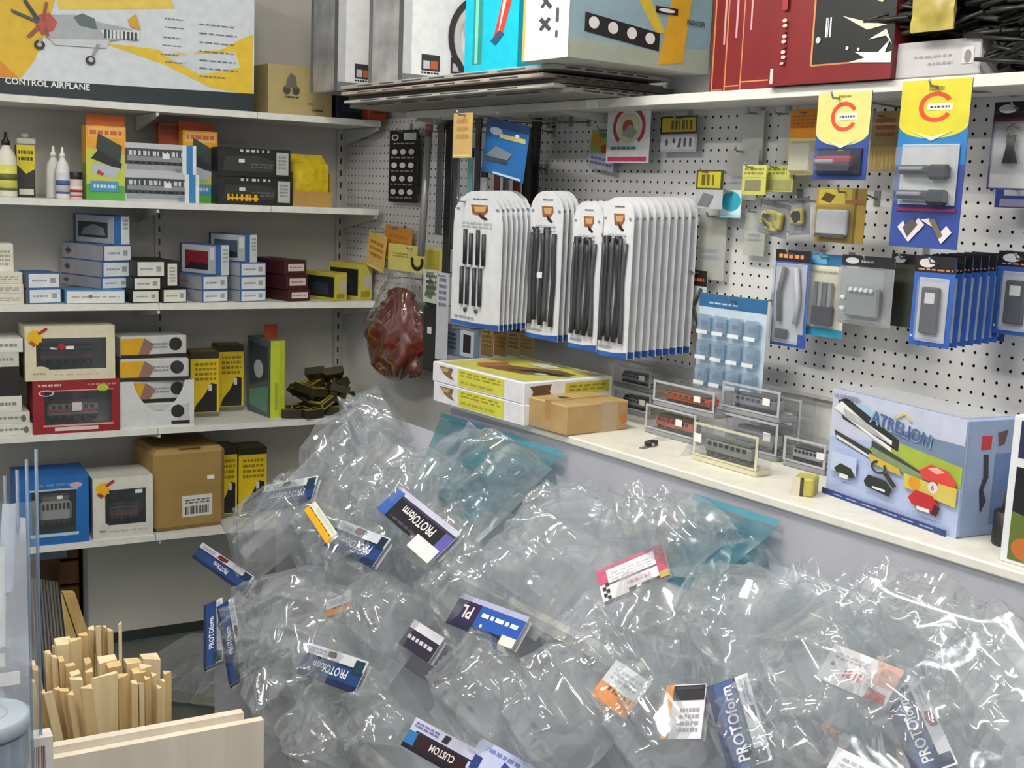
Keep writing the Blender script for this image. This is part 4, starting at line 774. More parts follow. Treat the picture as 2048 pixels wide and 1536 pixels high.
# lime and yellow packets in the middle
t, o, w_, h_ = card('lime_packet', 'lime green label packet, the wider of two lime ones', 1530, 1586, 330, 384, -.05, '#b3b456', [('r', 0, .55, 1, 1, '#bfc062'), ('d', .1, .62, .9, .9, 2, '#7d7f33'), ('r', .1, .08, .95, .45, '#8c8b58')], 'packet'); hook(o.y-w_/2, o.z+h_-.005, -.05, 'wire hook carrying the wider lime packet')
t, o, w_, h_ = card('lime_packet', 'lime green label packet, the narrower of two lime ones', 1484, 1532, 330, 390, -.07, '#b7b95f', [('r', 0, .6, 1, 1, '#c3c466'), ('d', .1, .66, .9, .92, 2, '#7d7f33'), ('r', .15, .15, .8, .5, '#77765a')], 'packet'); hook(o.y-w_/2, o.z+h_-.005, -.07, 'wire hook carrying the narrower lime packet')
def gem(t, w, h):
    m = MB(); random.seed(int(w*1e5))
    for k in range(9): m.cbox((w*random.uniform(.1, .6), -.014, h*random.uniform(.08, .5)), (w*random.uniform(.62, .9), -.003, h*random.uniform(.52, .8)), random.choice(('#b0a63a', '#8f8730', '#c6bd55')), .003)
    m.build('yellow_parts', t); blister(t, w, h, (.02, .02, .98, .86), .018, 'bag_pouch')
for x0, x1, a, b, lab, tl in ((1516, 1575, 398, 466, 'clear bag of yellow parts tilted under the lime packets', 8), (1580, 1622, 398, 472, 'clear bag of olive parts beside the tilted yellow bag', -5)):
    t, o, w_, h_ = card('parts_bag', lab, x0, x1, a, b, -.075, '#8f9096', [('r', 0, .86, 1, 1, '#4a4c52')], 'bag', tilt=math.radians(tl), extra=gem); hook(o.y-w_/2, o.z+h_-.004, -.075, 'wire hook carrying the '+lab[:28].strip())
def ex(t, w, h):
    MB().cbox((w*.1, -.012, h*.14), (w*.72, -.003, h*.6), '#b9bcbe', .004).build('silver_part', t); MB().box((w*.1, -.0128, h*.1), (w*.7, -.004, h*.16), '#2a2a28').build('base_bar', t); blister(t, w, h, (.04, .05, .8, .66), .02)
t, o, w_, h_ = card('blister_card', 'brown-backed blister card with a silver cased part', 1630, 1730, 376, 486, -.10, '#9a8238', [('r', .05, .7, .72, .98, '#b9a544'), ('p', ((.1, .78), (.3, .72), (.4, .86), (.2, .92)), '#4c3a1e'), ('r', .78, 0, .82, 1, '#6f5c28'), ('r', .6, .72, .98, .78, '#a36a44')], extra=ex); hook(o.y-w_/2, o.z+h_-.008, -.10, 'wire hook carrying the brown-backed blister card')
t, o, w_, h_ = card('small_packet', 'small yellow-headed packet of grey parts', 1392, 1446, 340, 418, -.08, '#aeb1b4', [('r', 0, .5, 1, 1, '#3c3a18'), ('r', .06, .54, .9, .96, '#b8ad2c'), ('b', .2, .6, .8, .88, 3, '#5d5718'), ('p', ((.1, .1), (.5, .05), (.7, .35), (.3, .42)), '#6b7276')], 'packet'); hook(o.y-w_/2, o.z+h_-.005, -.08, 'wire hook carrying the yellow-headed packet')
t, o, w_, h_ = card('small_packet', 'small cyan packet beside the yellow-headed one', 1441, 1482, 380, 436, -.05, '#c9e0e4', [('e', .5, .6, .48, .36, '#2fa0bd'), ('r', 0, .02, 1, .14, '#9cd0d6')], 'packet'); hook(o.y-w_/2, o.z+h_-.005, -.05, 'wire hook carrying the cyan packet')
for x0, x1, a, b, lab in ((1395, 1450, 430, 560, 'wide empty clear bag hanging under the cyan packet'), (1452, 1515, 300, 400, 'clear bag hanging behind the cyan packet'), (1488, 1530, 420, 512, 'clear bag of small grey parts left of the tilted yellow bag')):
    t, o, w_, h_ = card('plastic_bag', lab, x0, x1, a, b, -.025, HAZY, [('d', .2, .3, .8, .5, 2, '#8d949a')], 'bag', th=.002); hook(o.y-w_/2, o.z+h_-.004, -.025, 'wire hook carrying the '+lab)
# lower row
def ex(t, w, h):
    m = MB(); m.tube([(w*.3, -.008, h*.26), (w*.25, -.01, h*.55), (w*.38, -.01, h*.82)], .0055, '#5c5c57', 7); m.tube([(w*.75, -.008, h*.25), (w*.82, -.01, h*.5), (w*.7, -.01, h*.83)], .006, '#c9c9cc', 7); m.cbox((w*.2, -.012, h*.08), (w*.55, -.003, h*.18), '#3d403a', .003); m.build('hand_tool', t); blister(t, w, h, (.05, .04, .93, .86), .018)
t, o, w_, h_ = card('blister_card', 'black-topped blue blister card with a long curved tool', 1546, 1616, 500, 694, -.09, '#3a5ca8', [('r', 0, .88, 1, 1, '#1a1a1c'), ('d', .1, .9, .8, .97, 1, '#d98a5a'), ('r', .05, .03, .93, .86, '#c2c6cf'), ('r', .8, .0, 1, .14, '#2b4fa5')], extra=ex); hook(o.y-w_/2, o.z+h_-.008, -.09, 'wire hook carrying the curved tool card')
def ex(t, w, h):
    m = MB()
    for k in range(4): m.cbox((w*(.28+.12*k), -.012, h*.2), (w*(.37+.12*k), -.003, h*.66), '#8a8d90' if k % 2 else '#5f6266', .001)
    m.cbox((w*.26, -.013, h*.14), (w*.78, -.003, h*.38), '#26262a', .002); m.build('drill_set', t); blister(t, w, h, (.1, .1, .9, .82), .016)
t, o, w_, h_ = card('blister_card', 'cream blister card with teal bands and a dark grid of drill bits', 1612, 1690, 508, 674, -.075, '#d9d4bc', [('r', 0, .86, 1, 1, '#2a6f9a'), ('r', .1, .88, .5, .98, '#5fa5c4'), ('r', 0, 0, 1, .1, '#2487a8'), ('d', .2, .76, .8, .8, 1, '#a8a490')], extra=ex); hook(o.y-w_/2, o.z+h_-.008, -.075, 'wire hook carrying the drill bit card')
def ex(t, w, h):
    m = MB(); m.cbox((w*.2, -.014, h*.12), (w*.82, -.003, h*.56), '#8c8f91', .006)
    for k in range(5): m.tube([(w*(.3+.1*k), -.014, h*.5), (w*(.3+.1*k), -.018, h*.52)], .005, '#dfe2e4', 8)
    for k in range(2): m.tube([(w*.16, -.012, h*(.22+.16*k)), (w*.16, -.018, h*(.22+.16*k))], .006, '#e4e6e8', 8)
    m.build('metal_parts', t); blister(t, w, h, (.02, .02, .98, .86), .02, 'bag_pouch')
t, o, w_, h_ = card('parts_bag', 'grey plastic bag of metal parts with a black header', 1680, 1786, 512, 652, -.10, '#a5a8ab', [('r', 0, .84, 1, 1, '#1c1b1d'), ('e', .2, .92, .13, .045, '#c4c4c6'), ('d', .38, .89, .6, .95, 1, '#b9b9bb')], 'bag', extra=ex); hook(o.y-w_/2, o.z+h_-.008, -.10, 'wire hook carrying the grey bag of metal parts')
t, o, w_, h_ = card('parts_bag', 'dark green mesh bag behind the row of blue blister cards', 1778, 1846, 508, 655, -.06, '#43473b', [('r', 0, .86, 1, 1, '#1c1b1d'), ('e', .25, .92, .18, .05, '#c4c4c6')], 'bag'); hook(o.y-w_/2, o.z+h_-.008, -.06, 'wire hook carrying the dark green bag')
def ex(t, w, h):
    MB().cbox((w*.3, -.012, h*.14), (w*.74, -.003, h*.66), '#54565a', .003).build('motor_part', t); MB().box((w*.42, -.0135, h*.48), (w*.66, -.0125, h*.6), '#d9dadb').build('price_tag', t); blister(t, w, h, (.16, .05, .88, .76), .016)
BE = [('r', 0, .82, 1, 1, '#17171a'), ('e', .3, .92, .2, .05, '#cfcfd2'), ('d', .1, .835, .95, .865, 1, '#d18a4a'), ('r', .16, .05, .88, .76, '#c9ccd4'), ('e', .06, .1, .03, .015, '#c9d4ea')]
s, o, w_, h_ = card('blister_card', 'foremost blue blister card in the row of blue black-topped cards', 1824, 1906, 512, 694, -.215, '#2f5aa8', BE, extra=ex, group='row of blue blister cards')
for k in range(1, 8):
    c = dup(s, s.location+Vector((.0235*k, 0, .001*k)), label='blue black-topped blister card behind the foremost one in the row'); c.rotation_euler = s.rotation_euler
hook(o.y-w_/2, o.z+h_-.012, -.215, 'wire hook carrying the row of blue blister cards')
t, o, w_, h_ = card('blister_card', 'blue blister card cut by the picture edge beside the blue row', 1990, 2080, 503, 672, -.08, '#2f5aa8', BE, extra=ex); hook(o.y-w_/2, o.z+h_-.012, -.08, 'wire hook carrying the blue card at the picture edge')
# cross-handled tool and pale blue sheet of capsules
t, o, w_, h_ = card('tool_card', 'small black-topped card with crossed scissors', 1374, 1412, 540, 652, -.04, '#c4c6ca', [('r', 0, .72, 1, 1, '#1b1719'), ('d', .1, .78, .9, .88, 1, '#c2603a')]); hook(o.y-w_/2, o.z+h_-.006, -.04, 'wire hook carrying the scissors card')
m = MB(); m.tube([(w_*.1, -.006, h_*.02), (w_*.8, -.006, h_*.68)], .0035, '#26262a', 6); m.tube([(w_*.8, -.009, h_*.02), (w_*.2, -.009, h_*.68)], .0035, '#3a3a3e', 6); m.build('scissors', t)
def ex(t, w, h):
    for r in range(3):
        for c_ in range(4):
            x = w*(.05+.235*c_); z = h*(.68-.27*r); m = MB(); m.cbox((x, -.018, z-.1*h), (x+.2*w, -.002, z+.1*h), film('blue_capsule', '#cfe2ee', '#bdd3e2', .1, .06, .45, .3), .006); k = m.build('capsule', t)
            MB().cbox((x+.05*w, -.015, z-.02*h), (x+.13*w, -.006, z+.04*h), '#2f5f9a', .002).build('capsule_part', k); MB().box((x+.02*w, -.0195, z-.1*h), (x+.18*w, -.0185, z-.06*h), '#e4eaee').build('capsule_label', k)
t, o, w_, h_ = card('capsule_sheet', 'pale blue sheet of twelve clear capsules with a dark blue header', 1394, 1530, 592, 786, -.12, '#bfd0dd', [('r', 0, .86, 1, 1, '#2d5f8c'), ('d', .15, .89, .6, .92, 1, '#a9c9dd')], 'sheet', extra=ex); hook(o.y-w_/2, o.z+h_-.01, -.12, 'wire hook carrying the pale blue capsule sheet')
# ---- far end of the pegboard
t, o, w_, h_ = card('button_sheet', 'black sheet of round white pins in four rows', 778, 836, 260, 405, -.03, '#19191b', [('r', .5, .86, .92, .96, '#c9cfcf'), ('o', .2, .9, .12, .045, .6, '#c9c9c9'), ('d', .15, .8, .9, .83, 1, '#a9a9a9')]+[('e', .2+.29*c_, .7-.185*r, .1, .04, '#e6e6e4') for r in range(4) for c_ in range(3)]+[('d', .1, .6-.185*r, .9, .64-.185*r, 1, '#8f8f92') for r in range(4)]); hook(o.y-w_/2, o.z+h_-.006, -.03, 'wire hook carrying the black pin sheet')
t, o, w_, h_ = card('packet', 'beige packet hanging above the white shaft cards', 906, 944, 226, 316, -.34, '#c9a866', [('r', .04, .03, .96, .08, '#d9c48a'), ('d', .2, .4, .8, .9, 3, '#b5884c')], 'packet'); hook(o.y-w_/2, o.z+h_-.006, -.34, 'wire hook carrying the beige packet')
t, o, w_, h_ = card('blue_packet', 'slanting blue packet with a plane picture above the shaft cards', 964, 1050, 230, 342, -.27, '#1d5f9c', [('r', 0, .85, 1, 1, '#1d3f6e'), ('e', .25, .78, .15, .07, '#b9c4d8'), ('r', .35, .68, .95, .76, '#b8b070'), ('e', .75, .78, .05, .035, '#eef0ea'), ('p', ((.05, .3), (.6, .32), (.7, .45), (.3, .52)), '#6b7a86'), ('p', ((.1, .22), (.6, .25), (.6, .3), (.1, .3)), '#39424a'), ('r', .3, .02, .95, .06, '#b9c9d9')], 'packet', tilt=math.radians(9)); hook(o.y-w_/2, o.z+h_-.006, -.27, 'wire hook carrying the slanting blue packet')
# dark hanging strips, carbon rods and the long grey tube
STRIPS = [(872, 884, 250, 470, -.22, '#3a3a40'), (886, 900, 245, 640, -.20, '#202024'), (904, 916, 262, 500, -.17, '#6d7880'), (946, 956, 240, 560, -.24, '#1d1d20'), (930, 940, 300, 620, -.18, '#5d8c94'), (958, 968, 340, 600, -.16, '#b9bcc0'), (984, 994, 335, 560, -.14, '#7a3f3c'), (1002, 1012, 330, 560, -.12, '#8b8d92'), (1020, 1034, 330, 640, -.10, '#7c3a36'), (1040, 1056, 260, 640, -.09, '#17171a'), (1056, 1072, 240, 640, -.06, '#1e1d22')]
for k, (x0, x1, a, b, X, c_) in enumerate(STRIPS):
    nm = {'#3a3a40': 'charcoal', '#202024': 'black', '#6d7880': 'slate grey', '#1d1d20': 'jet black', '#5d8c94': 'teal', '#b9bcc0': 'silver', '#7a3f3c': 'brick red', '#8b8d92': 'mid grey', '#7c3a36': 'rust red', '#17171a': 'black', '#1e1d22': 'black'}[c_]
    where = ['beside the long grey tube', 'behind the beige packet', 'left of the beige packet', 'right of the beige packet', 'under the beige packet', 'under the blue packet', 'under the blue packet', 'under the blue packet', 'near the tube cards', 'right of the blue packet', 'edging the bare pegboard'][k]
    o, w_, h_ = rcard(x0, x1, a, b, X); t = thing('hanging_strip', f'long {nm} strip pack hanging {where}', 'strip', o, RZR, 'long strip packs at the far end of the pegboard')
    MB().cbox((0, 0, 0), (w_, .006, h_), M(c_, .35), .002).build('strip', t); MB().cbox((-.001, -.001, h_-.02), (w_+.001, .007, h_+.006), '#2b2a2c', .001).build('strip_header', t)
    hook(o.y-w_/2, o.z+h_+.002, X, f'wire hook of the long {nm} strip pack {where}')
a, b = PX(858, 262, -.14), PX(842, 512, -.18)
t = thing('grey_tube', 'long slim grey tube hanging slanted at the far end of the pegboard', 'tube', b); MB().tube([(0, 0, 0), tuple(a-b)], .011, M('#8b8b8e', .3, .3), 10).build('tube_body', t); MB().tube([tuple((a-b)*1.0), tuple((a-b)*1.05)], .012, '#b06a5c', 10).build('tube_cap', t); hook(a.y, a.z, -.14, 'wire hook holding the long grey tube')
# yellow cards and red-brown bag
for x0, x1, ya, yb, X, tl, col, lab in ((732, 768, 458, 532, -.05, 10, '#d6b65f', 'leaning pale orange card left of the yellow ring card'), (768, 822, 450, 520, -.03, 4, '#c98a35', 'orange-brown card behind the yellow ring card')):
    t, o, w_, h_ = card('header_card', lab, x0, x1, ya, yb, X, col, [('d', .15, .3, .85, .8, 3, '#b5702e'), ('r', .05, .02, .95, .08, '#e0c97c')], tilt=math.radians(tl)); hook(o.y-w_/2, o.z+h_-.01, X, 'wire hook of the '+lab)
t, o, w_, h_ = card('header_card', 'yellow header card with a dark ring hole above the red-brown bag', 776, 884, 492, 546, -.12, '#cabf68', [('o', .56, .42, .12, .34, .55, '#1f201c', 150, 390), ('d', .1, .5, .4, .7, 2, '#9d8a33'), ('r', .7, .1, .95, .9, '#a89a3a')]); hook(o.y-w_/2, o.z+h_-.01, -.12, 'wire hook carrying the yellow ring card')
p = PX(782, 662, -.12); t = thing('red_bag', 'bulging clear bag full of red-brown material hanging below the yellow ring card', 'bag', (-.10, p.y, PX(782, 762, -.12).z), RZR)
def rb(a, b):
    an = a*2*math.pi; s_ = max(.02, 1-abs(2*b-1)**3.2)**.6*(1-.42*b*b)+.12*(b > .9); n_ = 1+.38*noise.noise(Vector((math.cos(an)*2, math.sin(an)*2, b*5)))+.16*noise.noise(Vector((math.cos(an)*7, math.sin(an)*7, b*14)))
    return (.155*s_*n_*math.cos(an)+.02*b, .06*s_*n_*math.sin(an), .30*b)
MB().grid(rb, 40, 30, M('#6f2a14', .3, 0, .35, 30)).build('bag_contents', t)
MB().grid(lambda a, b: (lambda q: (q[0]*1.06, q[1]*1.08, q[2]*1.22-.006))(rb(a, b)), 40, 30, CLEAR).build('bag_film', t)
hook(p.y, p.z+.17, -.1, 'wire hook carrying the red-brown bag')
t, o, w_, h_ = card('packet', 'white and green speckled packet left of the shaft cards', 846, 880, 540, 606, -.2, '#b9bdb4', [('p', ((.1, .2), (.5, .1), (.8, .5), (.4, .8)), '#5f6b52'), ('d', .2, .2, .8, .9, 4, '#3d4239')], 'packet'); hook(o.y-w_/2, o.z+h_-.008, -.2, 'wire hook carrying the green speckled packet')
t, o, w_, h_ = card('packet', 'long pale narrow packet beside the foremost shaft card', 872, 896, 545, 720, -.24, '#b9bdc6', [('d', .2, .6, .8, .95, 5, '#5d6270')], 'packet'); hook(o.y-w_/2, o.z+h_-.008, -.24, 'wire hook carrying the long pale narrow packet')
t, o, w_, h_ = card('packet', 'black tall packet behind the long pale narrow one', 846, 874, 606, 742, -.17, '#232426', [('r', .3, .55, .6, .65, '#d9dada')], 'packet'); hook(o.y-w_/2, o.z+h_-.008, -.17, 'wire hook carrying the black tall packet')
t, o, w_, h_ = card('packet', 'blue-grey packet with a framed dark window under the shaft cards', 890, 958, 655, 716, -.2, '#7d8ea0', [('r', .46, .08, .86, .92, '#cfd6de'), ('r', .55, .2, .77, .8, '#262018'), ('d', .05, .2, .35, .8, 4, '#3d4a58')], 'packet'); hook(o.y-w_/2, o.z+h_-.006, -.2, 'wire hook carrying the framed dark window packet')
for k in range(4):
    t, o, w_, h_ = card('kraft_packet', 'kraft packet in the low row under the shaft and tube cards', 962+26*k, 986+27*k, 658+3*k, 712, -.10, ('#b59a62', '#a98448', '#b8a06a', '#a5915a')[k], [('d', .1, .3, .9, .8, 3, '#8d6a38')], 'packet', group='kraft packets in the low row')
    hook(o.y-w_/2, o.z+h_-.006, -.10, 'wire hook carrying a kraft packet in the low row')
# ================================================================ on the counter shelf
def zbox(name, label, near, left, right, ytop, zb, mat, faces={}, group=None, c=.002, dmax=None):
    """carton whose three lower corners were measured on the plane z=zb"""
    N, Lc, R = PZ(*near, zb), PZ(*left, zb), PZ(*right, zb); ex_ = (N-Lc); w_ = ex_.length; ex_.normalize(); ey_ = Vector((-ex_.y, ex_.x, 0)); d = (R-N).dot(ey_)
    if dmax: d = min(d, dmax)
    dist = (N-CAM).length; pz = PZ(near[0], near[1], zb); r1 = ray(near[0]+(0), ytop); k = (Vector((N.x, N.y, 0))-Vector((CAM.x, CAM.y, 0))).length/Vector((r1.x, r1.y, 0)).length
    h = CAM.z+r1.z*k-zb
    return carton(name, label, 'box', (Lc.x, Lc.y, zb), math.atan2(ex_.y, ex_.x), (w_, d, h), mat, faces, group, c), w_, d, h
YL = '#d3d24a'
KF = [('r', .3, .1, .8, .92, YL), ('d', .33, .55, .76, .85, 2, '#a39a2a'), ('d', .33, .2, .7, .4, 1, '#b0a735'), ('p', ((.08, .85), (.24, .85), (.22, .5), (.26, .3), (.2, .35), (.14, .5)), '#7a5c3c'), ('p', ((.1, .8), (.2, .8), (.18, .6), (.12, .6)), '#b0a070')]
KR = [('p', ((.06, .8), (.3, .85), (.28, .5), (.3, .35), (.08, .3), (.1, .55)), '#5f4632'), ('r', .45, .3, .96, .85, '#c3b93a'), ('d', .5, .4, .92, .75, 2, '#8d8228')]
t, w1, d1, h1 = zbox('kit_carton', 'white and yellow kit carton, lower of two stacked on the counter', (1046, 853), (866, 801), (1216, 812), 810, CT, '#e6e6ea', {'F': KF, 'R': KR}, 'white and yellow kit cartons', dmax=.27)
pz_ = t.location.copy(); rz_ = t.rotation_euler[2]
t2 = carton('kit_carton', 'white and yellow kit carton, upper of two stacked, showing its picture lid', 'box', (pz_.x-.004*math.cos(rz_), pz_.y+.006, CT+h1+.0005), rz_, (w1+.004, d1, h1), '#e8e8ec', {'F': KF, 'R': KR, 'T': [('r', .04, .04, .96, .96, '#b9bf72'), ('p', ((.1, .1), (.9, .12), (.85, .9), (.15, .85)), '#c4bd4d'), ('p', ((.3, .2), (.75, .3), (.9, .7), (.7, .75), (.45, .55), (.3, .5)), '#6e5238'), ('p', ((.5, .35), (.9, .5), (.92, .62), (.6, .52)), '#26241f'), ('p', ((.2, .3), (.35, .2), (.4, .5), (.25, .6)), '#a35f3a'), ('p', ((.35, .7), (.6, .68), (.62, .85), (.4, .88)), '#d6d6c4'), ('e', .78, .42, .05, .05, '#c9c9bd')]}, 'white and yellow kit cartons', .002)
zbox('parcel_box', 'small brown cardboard parcel taped at one end, in front of the kit cartons', (1131, 873), (1054, 851), (1256, 859), 812, CT, M('#ad9060', .7, 0, .1, 14, .1), {'T': [('e', .4, .35, .16, .07, '#2b2219'), ('r', .45, 0, .55, 1, '#a8834c')], 'R': [('r', .55, 0, .82, 1, '#b09a80'), ('e', .92, .4, .05, .2, '#b8703a')], 'F': [('r', .45, .4, .6, 1, '#aa844c')]}, c=.003)
def showcase(label, x0, x1, yt, yb, zb, d, col, X=None, roof='#4c4d50', stripe=None, base='#8f9196', tagx=.7, group='clear cased trains on the counter', h=None, cream=False):
    if X is None: X = PZ((x0+x1)/2, yb, zb).x
    X = max(-.36, min(-.04, X)); a, b = PX(x0, (yt+yb)/2, X).y, PX(x1, (yt+yb)/2, X).y; w_ = a-b
    if h is None: h = PX((x0+x1)/2, yt, X).z-zb
    t = thing('train_case', label, 'case', (X, a, zb), RZR, group)
    MB().cbox((0, 0, 0), (w_, d, .012), base, .002).build('case_base', t)
    if col: engine(t, w_*.72, (h-.02)*.72, d*.55, col, roof, stripe, w_*.13, d*.2, .014)
    MB().cbox((.001, .001, .0125), (w_-.001, d-.001, h), CLEAR, .002).build('case_cover', t)
    m = MB(); fr_ = '#cfc9ae' if cream else '#b3b5ba'
    m.box((0, -.0006, .012), (.006, .0006, h), fr_); m.box((w_-.006, -.0006, .012), (w_, .0006, h), fr_); m.box((.006, -.0006, h-.005), (w_-.006, .0006, h), fr_); m.box((.006, -.0006, .012), (w_-.006, .0006, .016), fr_); m.build('case_frame', t)
    MB().box((w_*tagx, -.0022, h*.5), (w_*tagx+.02, -.0012, h*.72), '#f3f3f0').build('price_tag', t)
    return t, zb+h, X
t, zt, X_ = showcase('clear cased train with a red model, under the orange one', 1290, 1392, 818, 878, CT, .06, '#b5554a', tagx=.62)
showcase('clear cased train with a bright orange model on top of the red one', 1306, 1430, 774, 819, zt, .06, '#d9551f', X=X_, stripe='#8c2f14', tagx=.68, h=.058)
t, zt, X_ = showcase('clear cased grey wagon behind the cream case, lower of two', 1446, 1556, 836, 900, CT, .06, '#7c7e84', X=-.17, tagx=.75)
showcase('clear cased grey coach on top, between the orange model and the slot car carton', 1443, 1560, 776, 836, zt+.0005, .06, '#83858c', X=-.17, tagx=.72, h=.066)
showcase('clear cased grey coach at the wall, behind the other grey cases', 1500, 1602, 790, 872, CT, .05, '#85878d', X=-.06)
showcase('clear cased white train standing behind the brown parcel, upper one', 1224, 1300, 768, 815, CT+.062, .05, '#a9aeb0', X=-.09, h=.055)
showcase('clear cased white train standing behind the brown parcel, lower one', 1226, 1300, 815, 868, CT, .05, '#9aa0a2', X=-.09, h=.06)
showcase('cream-framed train case standing slightly in front of the clear ones', 1386, 1516, 858, 938, CT, .045, '#8d8f86', cream=True, base='#cfc9ae', roof='#7d8078', tagx=.02)
showcase('low clear case with a pale model beside the slot car carton', 1566, 1652, 880, 942, CT, .055, '#b0b3b9', tagx=.8)
p = PZ(1620, 998, CT); t = thing('olive_case', 'tiny olive and cream block box alone near the counter edge', 'box', (p.x, p.y+.02, CT), RZR+.5)
MB().cbox((-.018, 0, 0), (.02, .05, .034), '#b5ab52', .003).build('box_body', t); MB().box((-.0185, -.001, 0), (-.004, .001, .0345), '#d6cfb5').build('label', t); MB().box((-.004, -.0012, 0), (.002, .001, .0346), '#3d3a24').build('dark_band', t)
p = PZ(1300, 893, CT); t = thing('track_piece', 'short black and silver track clip lying on the counter', 'clip', (p.x, p.y, CT), .3)
MB().box((-.035, -.006, 0), (.02, .006, .002), '#6b6b68').build('base_strip', t); MB().cbox((-.01, -.008, .002), (.022, .01, .012), '#26262a', .002).build('clip_body', t); MB().tube([(-.005, -.012, .006), (.005, .012, .006)], .004, '#8c8c8c', 6).build('pin', t)
# slot car set
SB = '#a9bbe0'
SF = [('r', 0, 0, 1, 1, '#aebde2'), ('p', ((0, .55), (.45, .62), (1, .62), (1, 1), (0, 1)), '#c3c9dc'), ('p', ((.3, .66), (1, .58), (1, .78), (.6, .78)), '#71839e'), ('p', ((.25, .5), (1, .42), (1, .6), (.55, .66)), '#9fb244'), ('p', ((.1, .86), (.28, .92), (.42, .8), (.2, .76)), '#9fc2dc'),
 ('p', ((.05, .9), (.12, .94), (.55, .68), (.55, .58), (.1, .74)), '#2a2b2d'), ('p', ((.02, .82), (.08, .9), (.3, .74), (.5, .62), (.5, .66), (.2, .8), (.1, .84), (.12, .76), (.5, .56), (.5, .6)), '#e9ebec'), ('p', ((.04, .62), (.35, .52), (.36, .44), (.06, .54)), '#38393c'), ('p', ((.06, .58), (.35, .47), (.35, .45), (.06, .55)), '#dfe1e2'), ('p', ((.35, .62), (.85, .42), (.86, .36), (.35, .54)), '#3b423d'), ('p', ((.36, .56), (.9, .4), (.9, .3), (.36, .5)), '#7f9270'),
 ('t', .552, .787, .12, 'ATRELION', '#8fa9cc', -7), ('t', .555, .792, .115, 'ATRELION', '#4a648f', -7), ('p', ((.5, .88), (.58, .95), (.64, .88), (.62, .87), (.58, .92), (.53, .87)), '#c9c08a'), ('b', .02, .93, .24, .965, 8, '#7d84a0'), ('d', .02, .935, .24, .96, 1, '#8d93ac'),
 ('p', ((.72, .48), (.8, .56), (.92, .54), (.98, .46), (.97, .4), (.75, .42)), '#d2453c'), ('p', ((.78, .52), (.84, .55), (.9, .52), (.84, .49)), '#f0b0a4'),
 ('p', ((.34, .5), (.58, .44), (.6, .38), (.36, .42)), '#c9b04a'), ('r', .86, .28, .99, .42, '#d9bb4f'), ('p', ((.62, .3), (.99, .26), (.99, .38), (.62, .42)), '#cdbf5e'), ('e', .7, .36, .045, .06, '#d79a1f'), ('e', .83, .37, .035, .05, '#e6e0d8'), ('t', .83, .37, .05, '6', '#8a4a7c'),
 ('o', .43, .4, .06, .06, .7, '#3a3633', 100, 400), ('p', ((.46, .36), (.5, .38), (.58, .28), (.55, .26)), '#3a3230'),
 ('r', .05, .24, .26, .42, '#bccbe8'), ('p', ((.08, .27), (.13, .33), (.22, .31), (.26, .24), (.22, .22), (.1, .24)), '#2d3428'), ('r', .13, .2, .2, .24, '#e9edf0'),
 ('p', ((.33, .24), (.36, .31), (.5, .3), (.55, .24), (.53, .17), (.35, .2)), '#262a2c'), ('r', .4, .2, .5, .22, '#dfe5e8'), ('p', ((.67, .23), (.72, .31), (.84, .3), (.9, .22), (.88, .14), (.7, .18)), '#b01f2a'), ('r', .74, .15, .83, .18, '#f1e9e6'), ('p', ((.86, .24), (.9, .22), (.88, .14), (.84, .15)), '#3a1a1e'),
 ('r', 0, 0, .96, .055, '#2a3a72'), ('d', .1, .02, .9, .036, 1, '#9fb0dc'), ('d', .08, .18, .26, .2, 1, '#8a98c4'), ('d', .36, .14, .55, .16, 1, '#8a98c4'), ('d', .68, .11, .88, .13, 1, '#8a98c4')]
t, w_, d_, h_ = zbox('slot_car_set', 'large pale blue slot car racing set carton with track and three cars pictured', (1912, 1078), (1651, 984), (1990, 1058), 838, CT, '#9fb2d6', {'F': SF, 'R': [('r', .05, .02, .95, .98, '#8fa3c6'), ('r', .3, .74, .5, .86, '#b5303a'), ('p', ((.36, .7), (.46, .7), (.5, .5), (.42, .4), (.5, .3), (.4, .2), (.34, .4), (.4, .5)), '#2a2c3c'), ('p', ((.6, .88), (.8, .9), (.75, .78), (.65, .76)), '#5c4a4a'), ('r', .6, .1, .9, .7, '#5f7cb0')], 'T': [('r', .03, .04, .97, .96, '#b6b9be')]}, c=.003, dmax=.2)
p = PZ(1975, 1068, CT); t = thing('dark_box', 'tall black and red carton wedged behind the slot car set', 'box', (-.19, -.30, CT), RZR)
MB().cbox((0, 0, 0), (.03, .17, .2), '#1c1b20', .002).build('carton_body', t); prints(t, frame((.03, .17, .2), 'F'), [('r', .2, .5, .8, .75, '#8a2a30'), ('r', .2, .2, .8, .4, '#4a3d58')])
p = PZ(1985, 1092, CT); t = thing('holder_cup', 'small black holder with upright pins at the counter edge', 'holder', (p.x+.03, p.y-.01, CT))
MB().lathe([(.026, 0), (.028, .004), (.028, .055), (.024, .056)], '#17171a', 16).build('cup', t)
for k in range(6): MB().tube([(.014*math.cos(k), .014*math.sin(k), .05), (.016*math.cos(k), .016*math.sin(k), .085)], .002, '#4c4648', 5).build('pin', t)
a = PX(2014, 970, -.375); zt = PX(2014, 826, -.375).z
t = thing('picture_carton', 'white-edged carton with a dark landscape picture at the picture edge', 'box', (-.375, a.y, CT), RZR)
MB().cbox((0, 0, 0), (.22, .1, zt-CT), '#e8eaee', .002).build('carton_body', t)
prints(t, frame((.22, .1, zt-CT), 'F'), [('r', .06, .72, 1, .97, '#232a4a'), ('r', .12, .76, .2, .84, '#b9c4d6'), ('r', .06, .03, 1, .66, '#15181a'), ('p', ((.06, .03), (.4, .03), (.4, .3), (.06, .36)), '#5c6a2e'), ('e', .2, .12, .12, .08, '#b5682e'), ('d', .1, .8, .5, .9, 2, '#8d9ac4')])
